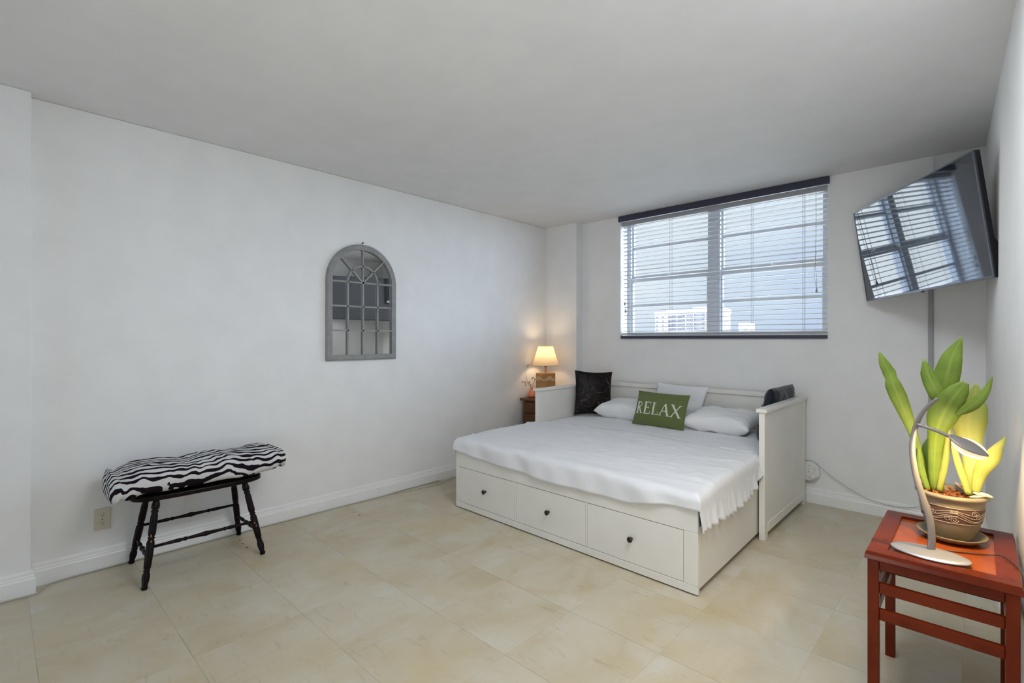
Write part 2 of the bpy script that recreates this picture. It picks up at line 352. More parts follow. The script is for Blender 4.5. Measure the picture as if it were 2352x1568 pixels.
def sweep2d(bm, path, prof):
    """profile (offset to the left of travel, z) swept along a 2-D path with mitred corners"""
    rings = []; n = len(path)
    for i, p in enumerate(path):
        d1 = Vector(path[i])-Vector(path[i-1]) if i else None; d2 = Vector(path[i+1])-Vector(path[i]) if i < n-1 else None
        n1 = Vector((-d1.y, d1.x)).normalized() if d1 else None; n2 = Vector((-d2.y, d2.x)).normalized() if d2 else None
        if n1 and n2: m = (n1+n2); m = m/(m.length_squared)*2
        else: m = n1 or n2
        rings.append([bm.verts.new((p[0]+m.x*o, p[1]+m.y*o, z)) for o, z in prof])
    for i in range(n-1):
        for k in range(len(prof)): bm.faces.new([rings[i][k], rings[i][(k+1) % len(prof)], rings[i+1][(k+1) % len(prof)], rings[i+1][k]])
    bm.faces.new(rings[0]); bm.faces.new(rings[-1][::-1])
def ray(px, py, y=None, x=None, z=None):
    """point of the place seen at a photo pixel, on the plane y=, x= or z="""
    r, u = (px-CX)/F, (HY-py)/F
    d = Vector((r*CN-SN, r*SN+CN, u)); o = Vector((0, 0, H))
    t = (y-o.y)/d.y if y is not None else (x-o.x)/d.x if x is not None else (z-o.z)/d.z
    return o+d*t

# ================================================================== THE ROOM
XL, YB, ZC, YR = -3.80, 4.725, 2.705, -5.5
def xr(y): return .035+.0375*(YB-y)
WX0, WX1, WZ0, WZ1 = -2.845, -.900, 1.372, 2.68            # window opening
bm = B(); prism(bm, [(XL-.2, YR-.2), (.6, YR-.2), (.6, YB+.25), (XL-.2, YB+.25)], 'z', -.12, 0); obj('floor', bm, 'floor', kind='structure')
bm = B(); prism(bm, [(XL-.2, YR-.2), (.6, YR-.2), (.6, YB+.25), (XL-.2, YB+.25)], 'z', ZC, ZC+.12); obj('ceiling', bm, 'ceiling', kind='structure')
bm = B(); prism(bm, [(XL-.2, YR), (XL+.09, YR), (XL+.09, .142), (XL, .142), (XL, YB), (XL-.2, YB)], 'z', 0, ZC); obj('wall_left', bm, 'wall', kind='structure', bevel=.006)
bm = B(); prism(bm, [(xr(YR), YR), (xr(YR)+.2, YR), (xr(YB)+.2, YB), (xr(YB), YB)], 'z', 0, ZC); obj('wall_right', bm, 'wall', kind='structure')
bm = B()                                                    # back wall with the window opening and the corner pier
T = .25
box(bm, XL-.2, WX0, YB, YB+T, 0, ZC); box(bm, WX1, .5, YB, YB+T, 0, ZC); box(bm, WX0, WX1, YB, YB+T, 0, WZ0); box(bm, WX0, WX1, YB, YB+T, WZ1, ZC)
box(bm, XL, -3.355, YB-.115, YB, 0, ZC)
obj('wall_back', bm, 'wall', kind='structure')
bm = B()                                                    # rear wall (behind the camera) with the balcony door opening
box(bm, XL-.2, -3.2, YR-.2, YR, 0, ZC); box(bm, -.3, .6, YR-.2, YR, 0, ZC); box(bm, -3.2, -.3, YR-.2, YR, 2.3, ZC)
obj('wall_rear', bm, 'wall', kind='structure')
bprof = [(0, 0), (.016, 0), (.016, .078), (.012, .086), (.012, .094), (.008, .100), (.008, .112), (.004, .125), (0, .125)]
bm = B(); sweep2d(bm, [(XL, YB-.115), (XL, .142), (XL+.09, .142), (XL+.09, YR)][::1], [(o, z) for o, z in bprof]); obj('baseboard_left', bm, 'trim', kind='structure')
bm = B(); sweep2d(bm, [(xr(YB), YB), (-3.355, YB), (-3.355, YB-.115), (XL, YB-.115)], bprof); obj('baseboard_back', bm, 'trim', kind='structure')
bm = B(); sweep2d(bm, [(xr(YR), YR), (xr(YB), YB)], bprof); obj('baseboard_right', bm, 'trim', kind='structure')
# dark strip along the front of the sill
bm = bx(-2.83, -.905, YB-.022, YB+.01, 1.372, 1.402); obj('trim_1', bm, 'dark', kind='structure', bevel=.002)
bm = bx(-2.84, -.903, YB+.005, YB+.19, 1.372, 1.408); obj('trim_2', bm, 'trim', kind='structure')
# window
win = thing('window_1', None, None, (-1.87, 4.93, 1.4), kind='structure')
FY0, FY1 = 4.90, 4.955
bm = B()
box(bm, WX0, -2.805, FY0-.02, FY1, 1.40, WZ1); box(bm, -.955, WX1, FY0-.02, FY1, 1.40, WZ1)
box(bm, WX0, WX1, FY0, FY1, 1.40, 1.428); box(bm, WX0, WX1, FY0, FY1, 2.635, WZ1)
box(bm, -1.945, -1.828, FY0-.03, FY1, 1.40, WZ1)
obj('window_frame', bm, 'frame', win)
for a, b in ((-2.805, -1.945), (-1.828, -.955)):
    for z0, z1, zm, yy in ((1.425, 2.035, 1.737, FY0-.01), (2.035, 2.64, 2.372, FY0+.015)):
        bm = B(); e = .018
        box(bm, a, a+e, yy, yy+.03, z0, z1); box(bm, b-e, b, yy, yy+.03, z0, z1)
        box(bm, a+e, b-e, yy, yy+.03, z0, z0+(.03 if z0 > 2 else .02)); box(bm, a+e, b-e, yy, yy+.03, z1-(.038 if z0 < 2 else .02), z1)
        box(bm, a+e, b-e, yy+.004, yy+.026, zm-.012, zm+.012)
        s = obj('sash', bm, 'frame', win)
        obj('glass_pane', bx(a+e, b-e, yy+.013, yy+.017, z0+.02, z1-.02), 'glass', s)
    bm = B(); c = (a+b)/2; box(bm, c-.03, c+.03, FY0-.035, FY0-.01, 2.035, 2.045); box(bm, c-.008, c+.03, FY0-.045, FY0-.03, 2.045, 2.056)
    obj('sash_latch', bm, 'frame', win, bevel=.002)
# balcony door behind the camera
dr = thing('door_1', None, None, (-1.75, -5.58, 0), kind='structure')
bm = B()
for x in (-3.2, -1.78, -.36): box(bm, x, x+.06, -5.6, -5.54, 0, 2.3)
box(bm, -3.2, -.3, -5.6, -5.54, 2.24, 2.3); box(bm, -3.2, -.3, -5.6, -5.54, 0, .05)
obj('door_frame', bm, 'frame', dr)
# ------------------------------------------------------------------ what stands outside
bm = bx(-600, 600, 20, 900, -31, -30); obj('ground', bm, 'soilground', kind='structure')
def hotel(name, label, P0, P1, depth, ztop, zbot, cols, rows, curved=0):
    """facade from P0 to P1 (x, y); windows in cols (start, end fractions)"""
    P0, P1 = Vector(P0), Vector(P1); d = P1-P0; L = d.length; d = d/L; n = Vector((d.y, -d.x))
    if n.dot(-P0) < 0: n = -n
    root = thing(name, label, 'building', (P0.x, P0.y, zbot))
    def at(s, out): 
        q = P0+d*s*L-n*(curved*(s**2)*L)+n*out
        return q
    bm = B(); K = 12
    front = [at(i/K, 0) for i in range(K+1)]; back = [at(i/K, -depth)-d*(11 if depth > 5 else 0) for i in range(K, -1, -1)]
    prism(bm, [(q.x, q.y) for q in front+back], 'z', zbot, ztop)
    obj('wall', bm, 'conc', root)
    bm = B(); prism(bm, [(q.x, q.y) for q in [at(i/K, .35) for i in range(K+1)]+back], 'z', ztop, ztop+.5); obj('parapet', bm, 'conc', root)
    return root, at
r1, at1 = hotel('hotel_building', 'broad white hotel block with rows of balconies, seen through the blinds', (-60.8, 118.0), (-42.4, 109.2), 12, 7.7, -30, None, 8)
first = {}
def bwin(root, at, s0, s1, z0, z1, key, out=.05):
    q0, q1 = at(s0, out), at(s1, out); qa, qb = at(s0, -.1), at(s1, -.1)
    bm = B(); prism(bm, [(q0.x, q0.y), (q1.x, q1.y), (qb.x, qb.y), (qa.x, qa.y)], 'z', z0, z1)
    if key not in first:
        o = obj('window', bm, 'bwin', root); first[key] = (o, z0); return o
    bm.free(); src, zz = first[key]; o = src.copy(); COL.objects.link(o); o.parent = root; o.location.z += z0-zz; return o
for r in range(8):
    z = 6.55-r*1.02
    for s0, s1 in ((.015, .065), (.13, .175), (.25, .405), (.42, .555), (.575, .685), (.70, .87), (.885, .955)):
        bwin(r1, at1, s0, s1, z, z+.58, ('a', s0))
    if r < 8:
        q0, q1 = at1(.24, .5), at1(.96, .5); qa, qb = at1(.24, 0), at1(.96, 0)
        bm = B(); prism(bm, [(q0.x, q0.y), (q1.x, q1.y), (qb.x, qb.y), (qa.x, qa.y)], 'z', z-.32, z-.04); obj('balcony', bm, 'conc', r1)
q = at1(.8, -3); bm = B(); box(bm, q.x-4.6, q.x-.6, q.y+1, q.y+4, 7.7, 8.9); obj('roof_house', bm, 'conc', r1)
q = at1(.2, -2); bm = B(); box(bm, q.x-1, q.x+1, q.y-1, q.y+1, 8.2, 8.7); obj('stair_house', bm, 'conc', r1)
r2, at2 = hotel('hotel_wing', 'white curved hotel wing with balcony rows beyond the window mullion', (-40.9, 108.6), (-43.6, 127.0), .6, 7.9, -30, None, 8, curved=.08)
for r in range(8):
    z = 6.2-r*1.02
    for s0, s1 in ((.30, .42), (.44, .56), (.58, .70), (.73, .86), (.89, .97)):
        bwin(r2, at2, s0, s1, z, z+.5, ('b', s0), out=.08)
bm = bx(-43.5, -41.6, 128.2, 134, -30, 5.3)
a = thing('annex_building', 'low white annex block at the end of the curved hotel wing', 'building', (-42, 128, -30)); obj('wall', bm, 'conc', a)
obj('window', bx(-42.1, -41.7, 128.1, 128.3, 3.4, 4.2), 'bwin', a); obj('window', bx(-42.1, -41.7, 128.1, 128.3, 1.8, 2.6), 'bwin', a)
bm = B()
for i in range(9):
    q = Vector((-135+i*7, 215+random.uniform(-3, 3), -4)); m = Matrix.Translation(q) @ Matrix.Diagonal((5.5, 4, 7+random.uniform(-.8, .8), 1))
    bmesh.ops.create_icosphere(bm, subdivisions=2, radius=1, matrix=m)
o = obj('tree_line', bm, 'tree', smooth=True, kind='stuff'); o['label'] = 'hazy line of far trees at the horizon beside the white hotel'; o['category'] = 'trees'

# ================================================================== BLIND
bl = thing('venetian_blind', 'white horizontal slat blind hanging open in the window under a dark valance', 'blind', (-1.87, 4.77, 2.6))
obj('valance', bx(-2.858, -.885, YB-.03, YB-.004, 2.642, ZC-.003), 'dark', bl, bevel=.004)
obj('head_rail', bx(-2.835, -.91, YB+.012, YB+.062, 2.60, 2.645), 'slat', bl, bevel=.003)
bm = B()
n = 27
for i in range(n):
    z = 1.452+i*(2.585-1.452)/(n-1); tilt = math.radians(3)
    pr = []
    for k in range(5):
        s = -1+k*.5; yy = YB+.037+s*.0245*math.cos(tilt); zz = z+.0035*(1-s*s)-s*.0245*math.sin(tilt); pr.append((yy, zz))
    pts = pr+[(y, zz-.0028) for y, zz in reversed(pr)]
    prism(bm, pts, 'x', -2.832, -.912)
obj('slats', bm, 'slat', bl)
obj('bottom_rail', bx(-2.833, -.912, YB+.012, YB+.062, 1.415, 1.432), 'slat', bl, bevel=.003)
for x in (-2.765, -2.28, -1.80, -1.50, -1.085):
    bm = B()
    for yy in (YB+.013, YB+.061): tube(bm, [(x, yy, 1.42), (x, yy, 2.61)], .0016, 5)
    tube(bm, [(x+.012, YB+.037, 1.42), (x+.012, YB+.037, 2.61)], .0009, 5)
    obj('ladder_cord', bm, 'conduit', bl)
xx = -.985
bm = B(); tube(bm, smoothpath([(xx, YB-.002, 2.61), (xx+.002, YB-.004, 2.3), (xx-.004, YB-.004, 2.02), (xx+.006, YB-.004, 1.86), (xx+.004, YB-.004, 1.79)]), .0016, 6)
tube(bm, smoothpath([(xx+.004, YB-.003, 2.1), (xx-.012, YB-.004, 1.93), (xx-.004, YB-.004, 1.83), (xx+.004, YB-.004, 1.79)]), .0013, 6)
pc = obj('pull_cord', bm, 'conduit', bl)
bm = B(); lathe(bm, (xx+.004, YB-.004, 1.795), (xx+.004, YB-.004, 1.755), [(0, .003), (.5, .007), (1, .009)], 10); obj('tassel', bm, 'conduit', pc, smooth=True)
for dz, dx in ((1.745, 0), (1.665, .01)):
    bm = B(); tube(bm, [(-2.79+dx, YB-.003, dz+.02), (-2.79+dx, YB-.003, 2.6)], .001, 5)
    lathe(bm, (-2.79+dx, YB-.003, dz+.03), (-2.79+dx, YB-.003, dz-.012), [(0, .003), (.4, .008), (1, .009)], 10)
    obj('tilt_cord', bm, 'conduit', bl)

# ================================================================== ARCHED MIRROR
MX = XL; yc, zs, Ro, z0m = 2.153, 1.842, .322, 1.194
mir = thing('arched_mirror', 'grey arched window-pane mirror hanging on the left white wall', 'mirror', (MX, yc, z0m))
def arch(R, zb, n=28): return [(yc-R, zb)]+[(yc+R*math.cos(PI-PI*k/n), zs+R*math.sin(PI-PI*k/n)) for k in range(n+1)]+[(yc+R, zb)]
Ri = .276; zi = 1.238
bm = B()
outer = arch(Ro, z0m); inner = arch(Ri, zi); mid = arch(Ro-.008, z0m+.008)
def loopring(bm, A, xa, Bp, xb):
    a = [bm.verts.new((xa, p[0], p[1])) for p in A]; b = [bm.verts.new((xb, p[0], p[1])) for p in Bp]; n = len(a)
    for i in range(n): bm.faces.new([a[i], a[(i+1) % n], b[(i+1) % n], b[i]])
loopring(bm, outer, MX+.002, outer, MX+.024); loopring(bm, outer, MX+.024, mid, MX+.031); loopring(bm, mid, MX+.031, inner, MX+.031); loopring(bm, inner, MX+.031, inner, MX+.006)
bmesh.ops.remove_doubles(bm, verts=bm.verts, dist=.0002)
obj('frame', bm, 'grey', mir)
bm = B(); vs = [bm.verts.new((MX+.010, p[0], p[1])) for p in arch(Ri+.01, zi-.01)]; f = bm.faces.new(vs)
g = bmesh.ops.extrude_face_region(bm, geom=[f]); [setattr(v, 'co', v.co-Vector((.006, 0, 0))) for v in g['geom'] if isinstance(v, bmesh.types.BMVert)]
obj('mirror_glass', bm, 'mirror', mir)
bm = B(); q = Ri/2; hb = .0065; xa, xb = MX+.011, MX+.026
def bar(p0, p1, h=hb):
    a, b = Vector(p0), Vector(p1); d = (b-a).normalized(); n = Vector((-d.y, d.x))*h
    prism(bm, [tuple(a+n), tuple(b+n), tuple(b-n), tuple(a-n)], 'x', xa, xb)
for k in (-1, 0, 1): bar((yc+k*q, zi), (yc+k*q, zs))
bar((yc, zs), (yc, zs+Ri))
for k in range(3): bar((yc-Ri, zi+(zs-zi)*(k+1)/3), (yc+Ri, zi+(zs-zi)*(k+1)/3))
for a in (45, 135): c, s = math.cos(math.radians(a)), math.sin(math.radians(a)); bar((yc, zs), (yc+c*Ri, zs+s*Ri))
for k in range(16):
    a0, a1 = PI*k/16, PI*(k+1)/16; bar((yc+q*math.cos(a0), zs+q*math.sin(a0)), (yc+q*math.cos(a1), zs+q*math.sin(a1)))
obj('muntins', bm, 'grey2', mir)
bm = B(); lathe(bm, (MX-.005, yc, 2.176), (MX+.02, yc, 2.182), [(0, .0025), (.85, .0025), (.85, .006), (1, .006)], 10)
nail = obj('nail', bm, 'knob'); tag(nail, 'small dark nail in the wall just above the arched mirror', 'nail')

# ================================================================== BENCH
by = .88
be = thing('turned_leg_bench', 'black wooden bench with turned legs standing against the left wall', 'bench', (-3.54, by, 0))
bm = B(); pts = []
hx, hy = .15, .35
for k in range(40):
    a = 2*PI*k/40; c, s = math.cos(a), math.sin(a)
    pts.append((-3.53+hx*math.copysign(abs(c)**.6, c), by+hy*math.copysign(abs(s)**.6, s)))
prism(bm, pts, 'z', .448, .476); obj('seat', bm, 'black', be, bevel=.006)
legprof = [(0, .012), (.02, .017), (.04, .013), (.12, .019), (.16, .018), (.19, .013), (.205, .018), (.215, .013), (.23, .017), (.30, .019), (.5, .020), (.53, .017), (.545, .013), (.56, .019), (.575, .013), (.59, .018), (.62, .019), (.80, .018), (.84, .015), (.86, .020), (.875, .013), (.89, .020), (.93, .021), (.97, .016), (1, .013)]
legprof = [(t*1.0, r) for t, r in legprof]
feet = {(1, -1): ((-3.304, .566, 0), (-3.425, .645, .452)), (1, 1): ((-3.308, 1.182, 0), (-3.425, 1.11, .452)), (-1, -1): ((-3.755, .579, 0), (-3.645, .645, .452)), (-1, 1): ((-3.755, 1.183, 0), (-3.645, 1.11, .452))}
def legpt(k, z): a, b = (Vector(p) for p in feet[k]); return a.lerp(b, z/.452)
for k, (a, b) in feet.items():
    bm = B(); lathe(bm, a, b, legprof, 18); obj('leg', bm, 'black', be, smooth=True)
sprof = [(0, .008), (.12, .008), (.26, .011), (.29, .008), (.31, .012), (.33, .008), (.46, .011), (.50, .015), (.54, .011), (.67, .008), (.69, .012), (.71, .008), (.74, .011), (.88, .008), (1, .008)]
for a, b, z in (((1, -1), (1, 1), .205), ((-1, -1), (-1, 1), .235), ((1, -1), (-1, -1), .15), ((1, 1), (-1, 1), .15)):
    bm = B(); lathe(bm, legpt(a, z), legpt(b, z), sprof, 14); obj('stretcher', bm, 'black', be, smooth=True)
# worn chips showing bare wood
for k, z, dy in (((1, -1), .268, .0), ((1, -1), .238, .004), ((1, 1), .20, .0), ((1, 1), .18, .004)):
    p = legpt(k, z)+Vector((.0185, -.006+dy, 0))
    bm = B(); bmesh.ops.create_icosphere(bm, subdivisions=2, radius=1, matrix=Matrix.Translation(p) @ Matrix.Diagonal((.0022, .0035, .009, 1)))
    obj('paint_chip', bm, 'oak', be, smooth=True, label='bare wood chip in the black paint')
# cushion
def padmesh(cx, cy, cz, hx, hy, hz, nx=28, ny=64, ex=3.2, ey=8.0, fn=None):
    bm = B(); rings = []
    for j in range(ny+1):
        v = -1+2*j/ny; s = max(0.0, 1-abs(v)**ey)**(1/ey*1.3)
        ring = []
        for i in range(nx):
            a = 2*PI*i/nx; c, sn = math.cos(a), math.sin(a)
            X = hx*math.copysign(abs(c)**(2/ex), c)*(.70+.30*s); Z = hz*math.copysign(abs(sn)**(2/ex), sn)*(.38+.62*s)
            p = Vector((cx+X, cy+hy*v, cz+Z))
            if fn: p = fn(p, v, a)
            ring.append(bm.verts.new(p))
        rings.append(ring)
    for j in range(ny):
        for i in range(nx): bm.faces.new([rings[j][i], rings[j][(i+1) % nx], rings[j+1][(i+1) % nx], rings[j+1][i]])
    bm.faces.new(rings[0]); bm.faces.new(rings[-1][::-1])
    return bm
def cfn(p, v, a):
    seam = sum(math.exp(-((p.y-s)/.028)**2) for s in (.515, .80, 1.15))
    end = math.exp(-((abs(v)-.90)/.035)**2)
    top = max(0, math.sin(a))
    q = p.copy()
    q.z += -.007*seam*top + .010*noise.noise(p*9) - .020*end*math.copysign(1, math.sin(a)) + .003*math.sin(v*9+.5)*(.4+top)
    q.z -= .035*max(0, abs(v)-.72)/.28*((1.25-.95*top) if v < 0 else .1)        # the left end sags past the seat
    q.x += .012*noise.noise(p*7+Vector((5, 0, 0)))
    return q
bm = padmesh(0, 0, 0, .20, .462, .080, fn=lambda p, v, a: cfn(p+Vector((-3.54, by+.015, .566)), v, a))
o = obj('bench_cushion', bm, 'zebra', smooth=True); tag(o, 'plush zebra-striped bench cushion lying on the black bench', 'cushion'); base(o, (-3.535, by, .48))
pp = [Vector((-3.54+.186*math.copysign(abs(math.cos(t))**.77, math.cos(t)), 1.292, .566+.060*math.copysign(abs(math.sin(t))**.77, math.sin(t)))) for t in [2*PI*k/30 for k in range(30)]]
bm = B(); tube(bm, pp, .0035, 6, closed=True); obj('piping', bm, 'black', o, smooth=True, label='thin black piping band')
# ================================================================== OUTLETS ON THE LEFT WALL
def outlet(name, label, cat, c, w, h, duplex=True):
    t = thing(name, label, cat, c); x, y, z = c
    bm = bx(x+.001, x+.007, y-w/2, y+w/2, z-h/2, z+h/2); obj('plate', bm, 'plastic' if duplex else 'trim', t, bevel=.002)
    if duplex:
        for s in (-1, 1):
            bm = B(); lathe(bm, (x+.006, y, z+s*.024), (x+.0095, y, z+s*.024), [(0, .0165), (1, .016)], 20)
            r = obj('receptacle', bm, 'plastic', t)
            bm = B()
            for dy in (-.006, .006): box(bm, x+.0093, x+.0101, y+dy-.001, y+dy+.001, z+s*.024-.001, z+s*.024+.007)
            box(bm, x+.0093, x+.0101, y-.002, y+.002, z+s*.024-.009, z+s*.024-.005); obj('slots', bm, 'slot', r)
        bm = B(); lathe(bm, (x+.006, y, z), (x+.0085, y, z), [(0, .003), (1, .003)], 10); obj('screw', bm, 'knob', t)
    return t
outlet('wall_outlet', 'cream double power outlet on the left wall beside the bench', 'outlet', (XL, .447, .295), .076, .128)
outlet('blank_cover_plate', 'blank white cover plate on the wall seen under the bench seat', 'cover plate', (XL, .825, .30), .08, .125, False)

# ================================================================== DAYBED
A0 = Vector((-1.08, 2.571)); YA = 3.59
def sh(x, y):                                              # the trundle is pulled out a touch askew
    return (x-(y-2.571)*.020, y+(-1.08-x)*.016)
def shear(bm):
    for v in bm.verts: v.co.x, v.co.y = sh(v.co.x, v.co.y)
    return bm
bed = thing('daybed', 'white wooden daybed with pulled-out trundle of three drawers below the window', 'bed', (-2.08, 3.6, 0))
FY = 2.571; X0, X1 = -3.10, -1.08
bm = B()
box(bm, X0, X1, FY, FY+.022, .335, .463); box(bm, X0, X1, FY, FY+.022, .008, .052)
for a, b in ((X0, -3.060), (-2.432, -2.420), (-1.806, -1.796), (-1.160, X1)): box(bm, a, b, FY, FY+.022, .052, .335)
obj('trundle_front', shear(bm), 'bed', bed, bevel=.0025)
bm = B(); box(bm, X1-.022, X1, FY+.022, YA+.3, .036, .365); box(bm, X0, X0+.022, FY+.022, YA+.3, .036, .365); box(bm, X0, X1, YA+.28, YA+.3, .036, .365); box(bm, X0+.022, X1-.022, FY+.03, YA+.28, .10, .12)
obj('trundle_box', shear(bm), 'bed', bed, bevel=.002)
for a, b in ((-3.058, -2.434), (-2.418, -1.808), (-1.794, -1.162)):
    dro = obj('drawer', shear(bx(a, b, FY+.001, FY+.022, .055, .332)), 'bed', bed, bevel=.0015)
    kx = (a+b)/2; ky = FY+(-1.08-kx)*.016
    bm = B(); lathe(bm, (kx, ky+.002, .198), (kx, ky-.030, .198), [(0, .009), (.1, .006), (.35, .0055), (.5, .010), (.7, .0165), (.9, .0165), (1, .010)], 18); obj('knob', bm, 'knob', dro, smooth=True)
# the arms
for s, (a, b), (ca, cb) in ((1, (-1.088, -1.050), (-1.104, -1.034)), (-1, (-3.100, -3.062), (-3.116, -3.046))):
    bm = B()
    box(bm, a, b, YA, YA+.07, 0, .868); box(bm, a, b, 4.60, 4.67, 0, .868)
    box(bm, a+.0015, b-.0015, YA+.07, 4.60, .11, .868); box(bm, a-.001, b+.002, YA+.07, 4.60, .045, .11)
    box(bm, ca, cb, YA-.012, 4.685, .868, .893)
    obj('armrest', bm, 'bed', bed, bevel=.004)
bm = B(); box(bm, -3.08, -1.07, 4.625, 4.645, .25, .87); box(bm, -3.08, -1.07, 4.604, 4.675, .868, .905); box(bm, -3.08, -1.07, 4.612, 4.655, .25, .36)
obj('backrest', bm, 'bed', bed, bevel=.003)
bm = bx(-3.06, -1.09, 3.92, 4.60, .30, .345); obj('slatted_base', bm, 'bed', bed)
# mattress at the back, under a fitted sheet
def wr(x, y, amp=1.0):
    v = Vector((x*2.2, y*5.5, 0)); a = noise.noise(v)*.003
    r = abs(noise.noise(Vector((x*1.6+3, y*7.5-x*1.4, 1.7)))); a += .008*math.exp(-(r/.035)**2)
    r = abs(noise.noise(Vector((x*2.6-7, y*4.5+x*2.6, 4.2)))); a += .006*math.exp(-(r/.04)**2)
    return a*amp
bm = B(); nx, ny = 60, 26; g = {}
for i in range(nx+1):
    for j in range(ny+1):
        x = -3.055+(1.95)*i/nx; y = 3.64+.965*j/ny
        e = min(x+3.055, -1.105-x, 4.605-y, .2); z = .577-.02*math.exp(-(e/.022)) + wr(x, y, .9)
        g[i, j] = bm.verts.new((x, y, z))
for i in range(nx):
    for j in range(ny): bm.faces.new([g[i, j], g[i+1, j], g[i+1, j+1], g[i, j+1]])
edge = [g[i, 0] for i in range(nx)]+[g[nx, j] for j in range(ny)]+[g[i, ny] for i in range(nx, 0, -1)]+[g[0, j] for j in range(ny, 0, -1)]
low = [bm.verts.new((v.co.x, v.co.y, .35)) for v in edge]
for k in range(len(edge)): bm.faces.new([edge[k], edge[(k+1) % len(edge)], low[(k+1) % len(edge)], low[k]])
bm.faces.new(low)
o = obj('mattress', bm, 'sheet', smooth=True); tag(o, 'back mattress in a white fitted sheet, between the daybed arms', 'mattress'); base(o, (-2.08, 4.1, .35))
# draped sheet over the pulled-out half
def interp(t, tab):
    if t <= tab[0][0]: return tab[0][1]
    for (a, u), (b, v) in zip(tab, tab[1:]):
        if t <= b: return u+(v-u)*(t-a)/(b-a)
    return tab[-1][1]
hemF = [(-3.10, .470), (-3.04, .462), (-2.85, .440), (-2.71, .430), (-2.44, .424), (-2.11, .402), (-1.85, .406), (-1.487, .402), (-1.38, .432), (-1.27, .452), (-1.08, .462)]
hemS = [(2.57, .350), (2.75, .348), (2.95, .335), (3.2, .332), (3.40, .36), (3.55, .41), (3.60, .46)]
SX0, SX1, SY0, SY1 = -3.085, -1.105, 2.605, 3.66
bm = B(); g = {}
ix = list(range(-7, 97)); jy = list(range(-12, 52)); NXs, NYs = 84, 52
Rr = .045
def drop(q):
    if q <= 0: return 0, 0
    a = min(q/Rr, PI/2); return Rr*math.sin(a), Rr*(1-math.cos(a))+max(0, q-Rr*PI/2)
for i in range(-6, NXs+15):
    for j in range(-12, NYs+1):
        x = SX0+(SX1-SX0)*max(0, min(1, i/NXs)); y = SY0+(SY1-SY0)*max(0, j/NYs)
        ztop = .574 + wr(x, y)+.010*math.sin((x+3.1)*1.6)-.030*math.exp(-((y-SY0)/.16)**2)*(.4+.6*(x+3.1)/2)
        ztop += .004*math.exp(-((y-3.58)/.02)**2)-.006*math.exp(-((y-2.78-.05*math.sin(x*2))/.012)**2)
        dxo = dyo = dz = 0
        if j < 0:
            need = ztop-interp(x, hemF); tot = need+Rr*(PI/2-1); q = tot*(-j)/12; dyo, dz = drop(q)
            fold = (math.sin(x*11+1.5*math.sin(x*5)+j*.12)*.007+math.sin(x*29+j*.25)*.003)*min(1, -j/5); dyo += fold+.006*min(1, -j/6)
        if i > NXs:
            need = ztop-interp(y, hemS); tot = need+Rr*(PI/2-1); q = tot*(i-NXs)/14; o2, d2 = drop(q)
            rf = (i-NXs)/14; ruf = max(0, (rf-.55)/.45); dxo = o2+ruf*(.012+.016*math.sin(y*78+2*math.sin(y*17)))
            dz = max(dz, d2) if j >= 0 else max(dz, d2*.98)
        if i < 0:
            o2, d2 = drop(.16*(-i)/6); dxo = -o2*.5; dz = max(dz, d2)
        px, py = x+dxo, y-dyo
        sx, sy = sh(px, py)
        g[i, j] = bm.verts.new((sx, sy, ztop-dz))
for i in range(-6, NXs+14):
    for j in range(-12, NYs): bm.faces.new([g[i, j], g[i+1, j], g[i+1, j+1], g[i, j+1]])
o = obj('bed_sheet', bm, 'sheet', smooth=True); tag(o, 'rumpled white bed sheet with a gathered side hem over the pulled-out half', 'sheet')
md = o.modifiers.new('solid', 'SOLIDIFY'); md.thickness = .004; md.offset = -1
base(o, (-2.08, 3.1, .4))

# ================================================================== PILLOWS
def pillow(name, m, W, Hh, T, center, xaxis, yaxis, label, seed=0, corner=.06, wrinkle=.004, N_=26, puff=.55, droop=None, pw=2):
    """cushion of size W x Hh x T centred at center; xaxis and yaxis span it"""
    X = Vector(xaxis).normalized(); Y0 = Vector(yaxis).normalized(); Z = X.cross(Y0).normalized(); Y = Y0 if 'standing' in label else (Y0-X*Y0.dot(X)).normalized()
    c = Vector(center); bm = B(); rows = {}
    def P(u, v, s):
        inset = 1-corner*(1-abs(u)**2)*(abs(v)**3) ; inset2 = 1-corner*(1-abs(v)**2)*(abs(u)**3)
        t = ((1-abs(u)**pw)*(1-abs(v)**pw)); t = max(t, 0)**puff*T/2
        w = wrinkle*noise.noise(Vector((u*3+seed, v*3, s*2)))+wrinkle*.8*noise.noise(Vector((u*7+seed, v*7, s*3)))
        t = (t+w*(t/(T/2)+.2)) if t > 0 else 0
        q = c+X*(u*W/2*inset2)+Y*(v*Hh/2*inset)+Z*(s*t)
        if droop: q = droop(q, u, v)
        return q
    for s in (1, -1):
        for i in range(N_+1):
            for j in range(N_+1):
                u, v = -1+2*i/N_, -1+2*j/N_; u = math.sin(u*PI/2); v = math.sin(v*PI/2)
                if s == -1 and (i in (0, N_) or j in (0, N_)): rows[s, i, j] = rows[1, i, j]
                else: rows[s, i, j] = bm.verts.new(P(u, v, s))
    for s in (1, -1):
        for i in range(N_):
            for j in range(N_): bm.faces.new([rows[s, i, j], rows[s, i+1, j], rows[s, i+1, j+1], rows[s, i, j+1]])
    o = obj(name, bm, m, smooth=True); tag(o, label, name.replace('_', ' ').split()[-1])
    o['_'] = 0; del o['_']
    base(o, c)
    return o, P
pillow('white_pillow', 'pillow', .64, .38, .17, (-2.53, 4.40, .664), (1, .02, 0), (0, 1, .12), 'plump white pillow lying flat between the black and green cushions', 3, corner=.10, wrinkle=.012, puff=.5, pw=5)
